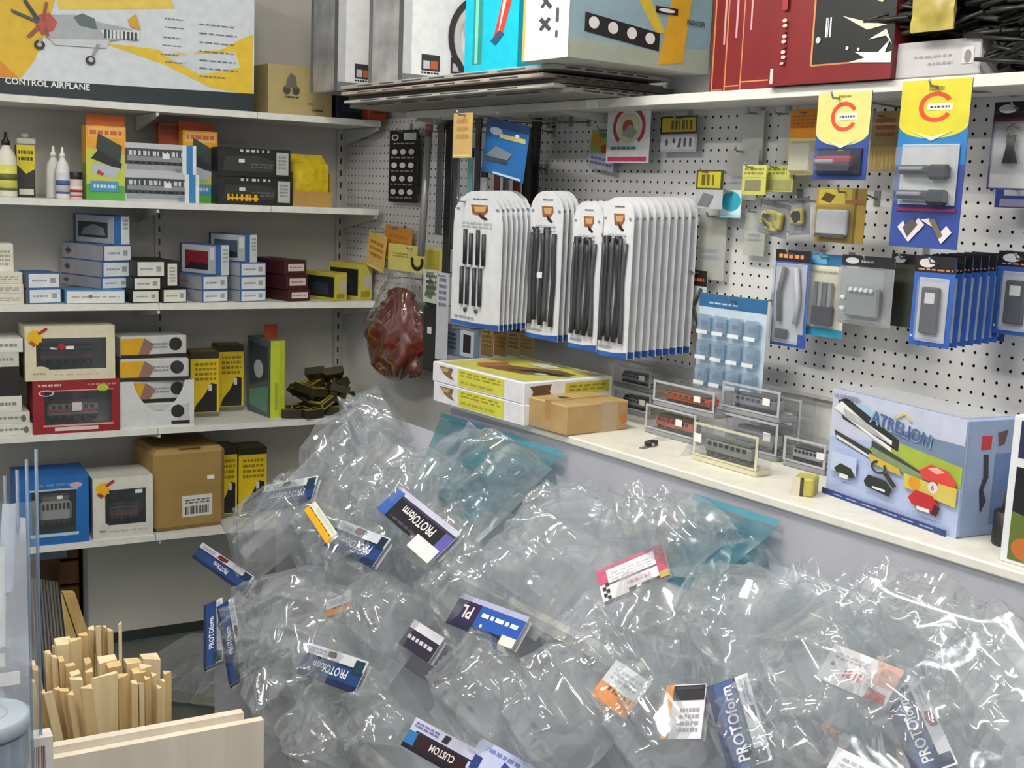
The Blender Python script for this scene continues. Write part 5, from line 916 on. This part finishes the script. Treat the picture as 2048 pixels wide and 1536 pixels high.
# ================================================================ bagged clear car bodies
PROF = [(-.37, .962), (-.62, .762), (-.80, .54), (-.95, .33), (-1.05, .15)]
def pile_z(X):
    if X >= PROF[0][0]: return PROF[0][1]
    for (xa, za), (xb, zb_) in zip(PROF, PROF[1:]):
        if X >= xb: return za+(zb_-za)*(X-xa)/(xb-xa)
    return PROF[-1][1]
def on_pile(x, y, lift=0.0):
    d = ray(x, y); tt = .6
    while tt < 6:
        q = CAM+d*tt
        if q.z < pile_z(q.x)+lift and q.x > -1.2: return q
        tt += .004
    return PY(x, y, 1.2)
def bag_mesh(seed):
    R = random.Random(seed); ph = [R.uniform(0, 6.28) for _ in range(8)]; V = Vector((seed*7.3, 0, 0)); kx = R.uniform(9, 14); bend = R.uniform(-.12, .12)
    cr = []
    for k in range(11):
        a0, b0 = R.uniform(.05, .95), R.uniform(.05, .9); an = R.gauss(1.57+bend*3, .30) if k < 8 else R.uniform(0, 3.14)
        cr.append((a0, b0, math.cos(an), math.sin(an), R.uniform(.016, .055), R.uniform(.05, .18), R.uniform(.3, .8) if k < 8 else R.uniform(.15, .35)))
    def hgt(a, b):
        s_ = max(0, 1-abs(2*a-1)**3); e_ = min(1, b/.30)**1.2*min(1, (1-b)/.10)**.5
        return (s_**.6)*e_
    def top(a, b):
        h = hgt(a, b); z = h*.58+.10*h*noise.noise(Vector((a*1.6, b*1.9, 0))+V)
        for a0, b0, dx, dy, w_, A_, ln in cr:
            al = (a-a0)*dx+(b-b0)*dy; ds = abs(-(a-a0)*dy+(b-b0)*dx)+.01*noise.noise(Vector((al*6, a0*9, 1)))
            if ds < w_*2.2 and abs(al) < ln: z += A_*max(0, 1-abs(ds)/(w_*2.2))**1.6*(1-(al/ln)**2)*(.3+.7*h)
        return (a-.5+bend*b*b+.03*noise.noise(Vector((0, b*4, 9))+V), b, z)
    def bot(a, b):
        q = top(a, b); return (q[0], q[1], -.03*hgt(a, b))
    m = MB(); m.grid(top, 54, 64, FILM); m.grid(bot, 10, 14, FILM); return m.mesh('bag_film')
BAGS = [bag_mesh(k) for k in range(7)]
def shell_mesh(kind, mat, name):
    """car body shell: lofted cross sections, open underneath, wheel arches cut up into the sills"""
    st = {0: [(0, .30, .62), (.04, .46, .86), (.16, .52, .96), (.30, .56, .98), (.36, .62, .98), (.48, .98, .90), (.62, 1.0, .88), (.76, .94, .88), (.86, .68, .96), (.95, .62, .93), (1, .5, .8)],
          1: [(0, .24, .7), (.05, .36, .92), (.2, .42, 1), (.34, .5, 1), (.42, .66, .92), (.52, .9, .8), (.6, .94, .78), (.74, .72, .86), (.9, .6, .98), (1, .56, .96)],
          2: [(0, .5, .85), (.03, .62, .97), (.25, .66, 1), (.34, .7, 1), (.42, 1.0, .92), (.55, 1.03, .9), (.66, 1.0, .92), (.69, .66, 1), (.97, .66, 1), (1, .5, .95)]}[kind]
    def ip(b, k):
        for p, q in zip(st, st[1:]):
            if b <= q[0]+1e-9:
                f = (b-p[0])/(q[0]-p[0]); f = f*f*(3-2*f); return p[k]+(q[k]-p[k])*f
        return st[-1][k]
    def fn(a, b):
        hh = ip(b, 1); ww = ip(b, 2); arch = sum(.34*max(0, 1-((b-c_)/.095)**2)**.5 for c_ in (.2, .78))
        an = math.pi*a; c, s_ = math.cos(an), math.sin(an)
        x = -.5*ww*math.copysign(abs(c)**.42, c)*(1-.22*max(0, s_)**2*(hh > .7)); z = max(hh*abs(s_)**.55, min(arch, hh*.92))
        return (x, b, z)
    return MB().grid(fn, 22, 40, mat).mesh(name)
SHELLS = [shell_mesh(k, SHELL, 'body_shell') for k in range(3)]+[shell_mesh(k, TEAL, 'body_shell') for k in range(2)]
NAVY = '#1c3f7c'
HEAD = {
 'proto': [('r', 0, 0, 1, 1, '#dfe2ea'), ('r', 0, .36, 1, .82, NAVY), ('r', 0, .82, 1, 1, '#12244c'), ('r', .14, .31, 1, .36, '#1b2030'), ('r', .02, .06, .17, .5, '#173a4c'), ('t', .5, .58, .27, 'PROTOform', '#f2f4f6'), ('p', ((.5, .05), (.62, .05), (.64, .2), (.56, .26), (.48, .18)), '#25222a'), ('d', .66, .06, .95, .24, 2, '#9aa2b4')],
 'proto_red': [('r', 0, 0, 1, 1, '#d9dce6'), ('r', 0, .36, 1, .82, NAVY), ('r', 0, .82, 1, 1, '#12244c'), ('r', .1, .31, 1, .36, '#1b2030'), ('r', .02, .04, .15, .46, '#152c48'), ('t', .5, .58, .27, 'PROTOform', '#f2f4f6'), ('p', ((.46, .04), (.62, .04), (.64, .22), (.56, .28), (.46, .2)), '#7d1f26'), ('d', .7, .06, .95, .24, 2, '#a5abbc')],
 'black': [('r', 0, 0, 1, 1, '#c9cadd'), ('r', 0, .18, 1, .26, '#3b3550'), ('r', 0, .26, 1, 1, '#1c1c24'), ('r', 0, .26, .12, 1, '#5a58a0'), ('r', .86, .1, 1, 1, '#3560a8'), ('t', .48, .5, .3, 'PROTOform', '#f4eef0'), ('r', .02, .78, .36, 1.25, '#eef0f0'), ('d', .4, .8, .8, .95, 1, '#4a4856')],
 'purple': [('r', 0, 0, 1, 1, '#b5b5d4'), ('r', 0, .16, .68, 1, '#2253a8'), ('r', .64, .16, 1, 1, '#2b1e46'), ('r', 0, .78, .9, 1, '#14203c'), ('d', .06, .3, .6, .52, 1, '#eef2f4'), ('t', .8, .48, .38, 'PL', '#f3e6e4'), ('r', .0, .72, .2, 1.0, '#eceadd'), ('e', .52, .72, .02, .05, '#dfe4ea')],
 'custom': [('r', 0, 0, 1, 1, '#d3d5ec'), ('r', 0, .42, 1, 1, '#2a141e'), ('r', .86, .42, 1, 1, '#2f78b8'), ('r', 0, .36, .9, .42, '#2a2a44'), ('r', 0, .85, 1, 1, '#12121c'), ('t', .46, .62, .24, 'CUSTOM', '#f4ecec'), ('p', ((.44, .06), (.52, .06), (.54, .3), (.46, .3)), '#2a2c36'), ('d', .6, .08, .95, .28, 2, '#6f72b0')],
 'light': [('r', 0, 0, 1, 1, '#ccd2f2'), ('p', ((.1, .5), (.45, .3), (.5, .9), (.2, 1)), '#3648a8'), ('r', .8, .5, .95, .95, '#2a3c80'), ('d', .2, .1, .8, .3, 1, '#7d86c4')],
 'dash': [('r', 0, 0, 1, 1, '#e4e2ea'), ('r', 0, .3, 1, 1, '#272437'), ('d', .1, .45, .9, .7, 1, '#d6d4e4')],
 'orange': [('r', 0, 0, 1, 1, '#eef0f3'), ('r', 0, .58, 1, 1, '#f0901c'), ('b', .12, .6, .8, .7, 6, '#1d1712'), ('d', .15, .12, .85, .46, 3, '#b9c0cc')],
 'orange_side': [('r', 0, 0, 1, 1, '#eceaf0'), ('r', .8, 0, 1, 1, '#eb9a1e'), ('r', .02, .02, .8, .3, '#23232b'), ('d', .1, .42, .6, .9, 4, '#9a9ea8'), ('r', .08, .05, .7, .1, '#3d3d46')],
 'yellow': [('r', 0, 0, 1, 1, '#f1eede'), ('r', 0, .5, 1, 1, '#f0b51f'), ('d', .1, .46, .95, .58, 1, '#5a4a18'), ('r', .1, .1, .8, .3, '#d9e0c4')],
 'red': [('r', 0, 0, 1, 1, '#ecebee'), ('r', 0, .0, .3, .6, '#eeb5a4'), ('p', ((.05, .75), (.3, .7), (.3, 1), (.02, 1)), '#c03a34'), ('b', .45, .5, .72, .72, 4, '#c94a44'), ('d', .4, .15, .9, .35, 2, '#b9b4bc'), ('e', .88, .5, .03, .05, '#7d2430')],
 'pink': [('r', 0, 0, 1, 1, '#f1eef1'), ('r', 0, .0, .14, 1, '#a83c62'), ('r', .86, .0, 1, .5, '#b84a70'), ('r', 0, 0, 1, .1, '#b25c7c'), ('d', .2, .2, .84, .48, 3, '#d3cdd6'), ('r', .14, .52, .86, .57, '#5d5a66'), ('d', .25, .64, .6, .8, 1, '#d29ab0'), ('r', .14, .9, .6, 1, '#23262a'), ('r', 0, .8, .13, 1, '#b39a44')]+[('r', .86+.05*(k % 2)+.0, .5+.1*k, .91+.05*(k % 2), .6+.1*k, '#16161a') for k in range(5)],
}
def bag(label, h0, h1, tail, style, card_h=.045, shell=0, width=None, length=None, hmax=.115, lift=.0, hup=.03, mesh=0, group='bagged clear car bodies', wide=1.18, floor=None):
    P = (lambda x, y: PZ(x, y, floor)) if floor is not None else (lambda x, y: on_pile(x, y, lift))
    A, B, T = P(*h0), P(*h1), P(*tail); C = (A+B)/2
    if T.x > -.415 and floor is None and C.x < -.44: T = C+(T-C)*((-.415-C.x)/(T.x-C.x))
    ax_ = T-C; L_ = length or ax_.length; ey_ = ax_.normalized(); ex_ = (B-A); cw = ex_.length
    ex_ = (ex_-ey_*ex_.dot(ey_)*.75).normalized(); n = ex_.cross(ey_).normalized()
    if n.z < 0 or (abs(n.z) < .2 and n.dot(CAM-C) < 0): ex_ = -ex_; n = ex_.cross(ey_).normalized()
    ex2 = ey_.cross(n)
    t = thing('bagged_car_body', label, 'bag', group=group, mat=Matrix(((ex2.x, ey_.x, n.x, C.x), (ex2.y, ey_.y, n.y, C.y), (ex2.z, ey_.z, n.z, C.z), (0, 0, 0, 1))))
    W_ = width or max(.15, cw*wide)
    f = mobj('bag_film', BAGS[mesh % 7], t); f.scale = (W_, L_, hmax*1.35)
    s_ = mobj('body_shell', SHELLS[shell], t); s_.scale = (W_*.74, L_*.74, hmax*.86); s_.location = (0, L_*.17, .002)
    if style:
        # card lies along the real header line
        e1 = (B-A).normalized(); loc = t.matrix_world.inverted().to_3x3()@e1; loc.z *= .6; loc.normalize()
        if loc.x < 0: loc = -loc
        cl = (t.matrix_world.inverted()@CAM).normalized(); up = (Vector((0, 0, 1))*.55+cl*.45).normalized(); v2 = up.cross(loc).normalized(); n2 = loc.cross(v2); z0 = n2*hup
        m = MB(); a0 = -loc*(cw/2)-v2*card_h*.8; th = n2*.0012
        q = [a0, a0+loc*cw, a0+loc*cw+v2*card_h, a0+v2*card_h]; m.add([v+z0 for v in q]+[v+z0+th for v in q], [(3, 2, 1, 0), (4, 5, 6, 7), (0, 1, 5, 4), (1, 2, 6, 5), (2, 3, 7, 6), (3, 0, 4, 7)], '#e4e6ec')
        zb0 = n2*(hup-.012); q = [a0+zb0, a0+loc*cw+zb0, a0+loc*cw+v2*card_h*.9+zb0, a0+v2*card_h*.9+zb0]; m.add([v for v in q]+[v+th for v in q], [(3, 2, 1, 0), (4, 5, 6, 7), (0, 1, 5, 4), (1, 2, 6, 5), (2, 3, 7, 6), (3, 0, 4, 7)], '#d6d8de')
        m.add([a0+zb0, a0+loc*cw+zb0, a0+loc*cw+z0+th, a0+z0+th], [(0, 1, 2, 3)], NAVY if style.startswith('proto') else '#d6d8de')
        hc = m.build('header_card', t)
        prints(hc, (a0+loc*cw+v2*card_h+z0+th, -loc, -v2, n2, cw, card_h), HEAD[style], 'header_print')
    return t
bag('bagged clear body with a crumpled navy header at the far upper end of the pile', (566, 1003), (672, 985), (760, 850), 'proto', .075, 0, width=.24, mesh=0, hup=.07)
bag('bagged clear body with a yellow and white tag lying upright', (658, 1042), (706, 1112), (835, 905), 'yellow', .035, 1, width=.2, mesh=1, lift=.05, hup=.07)
bag('bagged clear body with a navy header between the yellow tag and the long black header', (716, 1082), (815, 1122), (880, 930), 'proto_red', .075, 2, width=.22, mesh=2, lift=.04, hup=.07)
bag('bagged clear body with a long black and violet header and white sticker', (826, 1020), (948, 1118), (1075, 890), 'black', .075, 3, width=.25, mesh=3, lift=.06, hup=.07)
bag('bagged clear body with a narrow navy header sticking out beyond the rack edge', (418, 1102), (522, 1172), (640, 1000), 'proto_red', .05, 0, width=.24, mesh=4, lift=.03)
bag('bagged clear body with a hanging navy header, the outer one of two side by side', (450, 1212), (452, 1338), (650, 1230), 'proto', .055, 1, width=.26, mesh=5, lift=.03)
bag('bagged clear body with a hanging navy header, the inner one of two side by side', (474, 1212), (502, 1368), (690, 1270), 'proto', .05, 2, width=.26, mesh=6, lift=.05)
bag('bagged clear body with a small orange and white tag seen through the film', (672, 1214), (722, 1196), (780, 1060), 'orange', .04, 0, width=.25, mesh=1, lift=.02)
bag('bagged clear body with a small dark folded card at its end', (842, 1262), (902, 1300), (1000, 1110), 'dash', .06, 1, width=.22, mesh=2, lift=.03)
bag('bagged clear body with a blue and purple header carrying a cream sticker', (938, 1212), (1072, 1262), (1150, 1060), 'purple', .07, 2, width=.25, mesh=3, lift=.07)
bag('bagged clear body with a navy header low in the pile, under the orange tag', (662, 1322), (780, 1362), (830, 1180), 'proto', .07, 0, width=.24, mesh=0, lift=.04, hup=.07)
bag('bagged clear body with a dark custom header at the bottom of the picture', (848, 1458), (985, 1532), (1050, 1320), 'custom', .06, 1, width=.25, mesh=4, lift=.05)
bag('bagged clear body with a pale blue header at the bottom of the picture', (978, 1500), (1085, 1560), (1200, 1370), 'light', .06, 2, width=.24, mesh=5, lift=.05)
bag('bagged clear body with a crimson and white checkered card', (1208, 1170), (1338, 1116), (1440, 960), 'pink', .07, 0, width=.28, mesh=6, lift=.06)
bag('bagged clear body with a white and orange tag above a folded film corner', (1242, 1350), (1312, 1398), (1380, 1200), 'orange', .075, 1, width=.24, mesh=1, lift=.04)
bag('bagged clear body with an orange-edged tag and black block', (1352, 1405), (1432, 1402), (1500, 1170), 'orange_side', .09, 2, width=.22, mesh=2, lift=.06)
bag('bagged clear body with a long navy header hanging steeply', (1490, 1372), (1540, 1545), (1760, 1330), 'proto', .07, 0, width=.27, mesh=3, lift=.06)
bag('bagged clear body with a white tag marked in red', (1704, 1345), (1842, 1402), (1900, 1190), 'red', .06, 1, width=.26, mesh=4, lift=.05, hup=.07)
bag('bagged clear body with a navy header and cream panel hanging steeply at the picture edge', (1838, 1392), (1912, 1560), (2120, 1330), 'proto_red', .06, 2, width=.25, mesh=5, lift=.07)
bag('bagged clear body with a white and orange tag at the bottom of the picture', (1686, 1530), (1790, 1580), (1900, 1400), 'orange', .075, 0, width=.22, mesh=6, lift=.05)
# bags whose headers are turned away or buried
FILL = [((640, 880), (760, 930), (880, 800), 0, 'bagged clear body with no card showing at the top by the kit cartons'), ((900, 930), (1000, 985), (1090, 840), 4, 'bagged teal body with no card showing right under the kit cartons'),
 ((1080, 1080), (1190, 1090), (1260, 920), 0, 'bagged clear body with no card showing under the middle of the counter'), ((1380, 1130), (1480, 1190), (1600, 1010), 3, 'bagged teal body with no card showing in front of the slot car set'),
 ((1560, 1260), (1680, 1330), (1830, 1120), 1, 'bagged clear body with no card showing below the slot car set'), ((1850, 1270), (1980, 1300), (2060, 1130), 2, 'bagged clear body with no card showing at the upper picture edge'),
 ((560, 1120), (640, 1170), (740, 1000), 1, 'bagged clear body with no card showing beside the narrow navy header'), ((570, 1430), (660, 1470), (740, 1290), 2, 'bagged clear body with no card showing beside the pale wooden bin'),
 ((640, 1530), (770, 1560), (830, 1390), 0, 'bagged clear body with no card showing at the bottom of the picture by the bin'), ((1080, 1390), (1180, 1440), (1280, 1270), 1, 'bagged clear body with no card showing between the purple header and the orange tags'),
 ((1180, 1530), (1290, 1580), (1400, 1400), 0, 'bagged clear body with no card showing at the bottom below the orange tags'), ((1400, 1560), (1500, 1600), (1640, 1440), 2, 'bagged clear body with no card showing behind the steep navy header'),
 ((470, 1430), (545, 1470), (640, 1320), 1, 'bagged clear body with no card showing slumped off the rack end behind the bin'), ((550, 1540), (640, 1575), (700, 1430), 0, 'bagged clear body with no card showing slumped low against the bin corner'),
 ((800, 1180), (880, 1220), (960, 1020), 0, 'bagged clear body with no card showing above the small dark folded card'), ((1240, 1080), (1330, 1060), (1400, 940), 2, 'bagged clear body with no card showing above the crimson card')]
for k, (a, b, t_, sh, lab) in enumerate(FILL): bag(lab, a, b, t_, None, shell=sh, width=.26, mesh=k+2, lift=.06 if k == 0 else .0, hmax=.14 if k == 0 else .115)
bag('flattened clear bag lying on the floor behind the balsa bin', (300, 1390), (380, 1370), (470, 1290), None, shell=1, width=.4, mesh=2, hmax=.06, floor=.02)
bag('flattened clear bag lying on the floor against the rack end', (400, 1430), (470, 1400), (560, 1300), None, shell=2, width=.4, mesh=5, hmax=.07, floor=.02)
# teal sheets tucked under the counter edge
for a, b, lab in (((885, 838), (1130, 900), 'teal plastic sheet tucked under the counter edge by the kit cartons'), ((1390, 985), (1560, 1035), 'teal plastic sheet tucked under the counter edge before the slot car set')):
    A, B = PX(a[0], a[1], -.405), PX(b[0], b[1], -.405); A.z = B.z = CT-.035
    t = thing('teal_sheet', lab, 'sheet', A); B = B-A
    def ts(u, v, B=B): return (-.13*v-.008, B.y*(.5+(u-.5)*(1-.45*v)), -.015-.115*v+.012*noise.noise(Vector((u*3, v*3, B.y))))
    MB().grid(ts, 14, 8, TEAL).build('sheet', t); MB().grid(lambda u, v, B=B: (-.004-.004*v, B.y*u, -.012*v), 6, 1, '#4d8fa3').build('folded_edge', t)
# ================================================================ foreground: balsa bin, rods, tub
DB = dof(Vector((-1.2, .42, 0)))
ul, ur = uof(PL(-60, 1500, DB)), uof(PL(528, 1440, DB)); zt = PL(528, 1440, DB).z
PLY = wood('#e6ddcf', '#dacebb', 25)
def lblock(m, u0, u1, d0, d1, z0, z1, mat):
    p = [LP(u0, d0, z0), LP(u1, d0, z0), LP(u1, d1, z0), LP(u0, d1, z0)]
    m.add([tuple(q) for q in p]+[(q.x, q.y, z1) for q in p], [(0, 1, 2, 3), (4, 7, 6, 5), (0, 4, 5, 1), (1, 5, 6, 2), (2, 6, 7, 3), (3, 7, 4, 0)], mat); return m
t = thing('balsa_bin', 'pale plywood bin holding upright balsa sticks', 'bin', (0, 0, 0))
lblock(MB(), ur, ul, DB-.016, DB, .0, zt, PLY).build('front_board', t)
lblock(MB(), ur+.03, ul, DB-.034, DB-.0165, .0, zt+.012, PLY).build('inner_board', t)
lblock(MB(), ur+.03, ur+.045, DB-.44, DB-.0345, .0, zt-.28, PLY).build('end_board', t)
lblock(MB(), ur+.03, ul, DB-.455, DB-.4405, .0, zt-.25, PLY).build('rear_board', t)
lblock(MB(), ul-.016, ul, DB-.44, DB-.0345, .0, zt-.05, PLY).build('end_board', t)
BAL = [wood('#e2cfa4', '#d2b887', 40), wood('#eadab6', '#dbc598', 50), wood('#d9bf8e', '#c5a571', 45)]
STK = [  # x, top y, width px, depth px-equivalent(m), dep offset, lean
 (182, 1256, 12, .010, .36, 0), (196, 1250, 9, .012, .34, .01), (208, 1252, 9, .010, .35, -.01), (220, 1258, 10, .012, .33, .01), (240, 1246, 6, .004, .30, 0), (166, 1268, 16, .02, .34, 0), (150, 1276, 22, .02, .32, -.01), (126, 1282, 30, .03, .33, .0), (112, 1292, 14, .02, .35, .02),
 (95, 1302, 12, .02, .28, .05), (108, 1312, 10, .018, .26, .05), (122, 1320, 10, .02, .25, .04), (140, 1330, 18, .02, .24, .02), (150, 1348, 18, .02, .20, .02), (175, 1322, 12, .02, .27, 0), (178, 1340, 14, .01, .22, 0), (214, 1318, 34, .02, .22, .0), (228, 1330, 26, .02, .2, 0), (265, 1322, 28, .03, .2, .0), (300, 1312, 34, .03, .22, -.02), (275, 1338, 24, .03, .18, .01), (290, 1332, 22, .02, .18, 0),
 (208, 1352, 50, .012, .11, 0), (245, 1352, 20, .012, .12, .01), (268, 1364, 12, .012, .1, .01), (282, 1368, 10, .012, .1, 0), (294, 1356, 10, .012, .12, 0), (308, 1350, 9, .012, .13, 0), (322, 1360, 12, .012, .1, 0), (334, 1342, 14, .012, .13, 0), (318, 1372, 8, .012, .08, 0),
 (152, 1358, 24, .012, .14, .10), (128, 1380, 18, .012, .12, .13), (112, 1378, 14, .012, .14, .14), (96, 1386, 16, .014, .11, .16), (84, 1384, 12, .012, .13, .16), (140, 1388, 12, .012, .1, .12), (54, 1326, 30, .02, .24, .10), (72, 1336, 14, .02, .22, .10), (40, 1340, 20, .02, .2, .08), (60, 1360, 16, .015, .16, .12), (172, 1376, 22, .012, .07, .10)]
for k, (x, y, wp, th, do, lean) in enumerate(STK):
    dp_ = DB-.045-do; p = PL(x, y, dp_); wv = wp/FPX*((p-CAM).dot(fw)); 
    if uof(p)-wv < ur+.05: wv *= .8
    H_ = p.z; off = lean*H_*1.1
    m = MB(); u_ = min(uof(p), ul-.03); ub_ = max(ur+.06, u_-off)
    q = [LP(ub_+wv/2, dp_-th/2, .003), LP(ub_-wv/2, dp_-th/2, .003), LP(ub_-wv/2, dp_+th/2, .003), LP(ub_+wv/2, dp_+th/2, .003)]
    r = [v+LU*(u_-ub_)+Vector((0, 0, H_-.003+random.uniform(-.004, .004))) for v in q]
    m.add([tuple(v) for v in q+r], [(0, 3, 2, 1), (4, 5, 6, 7), (0, 1, 5, 4), (1, 2, 6, 5), (2, 3, 7, 6), (3, 0, 4, 7)], BAL[k % 3])
    lab = 'narrow unpainted balsa strip standing upright in the pale plywood bin'
    if x == 240: lab = 'thinnest balsa rod, rising tallest above the plywood bin'
    elif x == 208 and y == 1352: lab = 'broadest balsa plank standing against the front of the plywood bin'
    elif lean > .08: lab = 'balsa strip leaning sideways towards the rod pack in the plywood bin'
    elif wp >= 26: lab = 'thick balsa block standing upright in the pale plywood bin'
    tag(m.build('balsa_stick'), lab, 'stick', 'balsa strips in the plywood bin')
# dark rods and tan planks leaning behind the bin
for k in range(9):
    a = PY(62+6.2*k, 1156+(k*37 % 9), 1.35); b = Vector((a.x-.02+.004*k, 1.15, .003))
    tag(MB().tube([b, a], .0075, '#15100c' if k % 3 else '#2a1f18', 6).build('dark_rod'), 'dark brown rod leaning behind the balsa bin', 'rod', 'dark rods behind the bin')
for k, (x0, x1, y) in enumerate(((104, 124, 1188), (126, 150, 1186))):
    a, b = PY(x0, y, 1.45), PY(x1, y, 1.45); m = MB(); dx = .14; q = [Vector((a.x+dx, 1.3, .003)), Vector((b.x+dx, 1.3, .003)), Vector((b.x+dx, 1.32, .003)), Vector((a.x+dx, 1.32, .003))]; r = [Vector((a.x, 1.45, a.z)), Vector((b.x, 1.45, b.z)), Vector((b.x, 1.47, b.z)), Vector((a.x, 1.47, a.z))]
    m.add([tuple(v) for v in q+r], [(0, 3, 2, 1), (4, 5, 6, 7), (0, 1, 5, 4), (1, 2, 6, 5), (2, 3, 7, 6), (3, 0, 4, 7)], wood('#b39a5f', '#8f7740', 30)); tag(m.build('tan_plank'), ('tan plank leaning in the recess, touching the dark rods', 'tan plank leaning in the recess, farther from the dark rods')[k], 'plank', 'tan planks in the recess')
# recess contents: grey carton and wooden crate
t = thing('recess_carton', 'flat blue-grey carton pushed into the dark recess under the lowest shelf', 'box', LP(1.28, -.06, .30), RZL); MB().cbox((0, 0, 0), (.32, .3, .09), '#8288a0', .003).build('carton_body', t); MB().cbox((.02, .02, -.297), (.3, .28, -.001), '#5a3d26', .004).build('crate_support', t)
t = thing('recess_crate', 'rust brown crate in the dark recess beside the grey panel', 'crate', LP(1.02, -.08, 0), RZL)
for k in range(4): MB().cbox((0, 0, .02+.09*k), (.1, .2, .1+.09*k), wood('#7d5230', '#54351f', 20), .002).build('slat', t)
# sleeve of rods at the left picture edge
b = PY(22, 1400, .42); t = thing('rod_pack', 'clear sleeve of pale blue rods with white paper wraps at the picture edge', 'pack', (b.x-.01, .42, 0), RZL)
for k in range(9):
    x = -.065+.0145*k; hh = PY(10+6*k, 900+(k*53 % 70), .42).z
    MB().tube([(x, .01*(k % 3), .3), (x+.004, .01*(k % 3), hh)], .0028, film('blue_rod', '#c9d8e6', '#8fa9c6', .3, .04, .2, .3), 6).build('rod', t)
z0, z1 = PY(20, 1400, .42).z, PY(20, 1035, .42).z
MB().grid(lambda a, b_: (-.08+.115*a, -.014+.012*math.sin(a*9)+.006*noise.noise(Vector((a*6, b_*9, 0))), .02+b_*(z1-.02)), 16, 40, M('#dde1ea', .35, 0, .1, 20)).build('paper_wrap', t)
MB().grid(lambda a, b_: (-.09+.135*a, -.024+.01*math.sin(a*7+b_*5), .01+b_*(z1+.02)), 16, 40, FILM).build('clear_sleeve', t)
for k in range(7):
    xx = -.085+.013*k; zb_ = z1-.10-.04*(k % 3); m = MB()
    m.grid(lambda a, b_, xx=xx, k=k, zb_=zb_: (xx+.02*a+.003*b_*(k-3), -.03-.008*math.sin(3.1*a)-.004*(k % 2), zb_+b_*(.13+.02*(k % 2))), 4, 8, M('#e9ecf2' if k % 2 else '#cfd8ea', .4, 0, .06, 30)); m.build('paper_strip', t)
zr = PY(16, 1200, .42).z
m = MB(); m.prism([(-.055, zr+.03), (-.04, zr+.012), (-.02, zr+.016), (-.03, zr-.004), (-.02, zr-.03), (-.045, zr-.016), (-.07, zr-.028), (-.066, zr)], -.0268, -.0262, '#b8303c'); m.build('red_print', t)
for k in range(3): MB().box((-.06+.02*k, -.0285, zr-.06-.03*k), (-.02+.02*k, -.0275, zr-.04-.03*k), '#eef0f2').build('label', t)
# round tub and barcode box
p = PY(-14, 1462, .3); zt2 = PY(8, 1420, .3).z; t = thing('round_tub', 'translucent round tub with a white screw lid at the picture edge', 'tub', (p.x-.01, .3, 0))
MB().lathe([(.05, 0), (.055, .01), (.055, zt2-.03), (.05, zt2-.025)], film('tub_plastic', '#9fb0c0', '#8796a6', .15, .1, .5, .5), 24).build('tub_body', t)
MB().lathe([(.056, zt2-.024), (.058, zt2-.02), (.058, zt2-.002), (.052, zt2)], '#9aa5b0', 24).build('lid', t); m = MB(); m.lathe([(.03, zt2+.0004), (.03, zt2+.001)], '#aab2ba', 20); m.build('lid_ring_print', t)
a, b = PL(54, 1480, DB+.012), PL(102, 1480, DB+.012); zt3 = PL(78, 1462, DB+.012).z
t = carton('barcode_carton', 'slim white carton with a barcode standing before the plywood bin', 'box', LP(uof(a), DB+.035, 0), RZL, (uof(a)-uof(b), .03, zt3), '#e9e2dc', {'F': [('b', .2, zt3*0+.86, .7, .98, 7, '#6d4a4a')]})
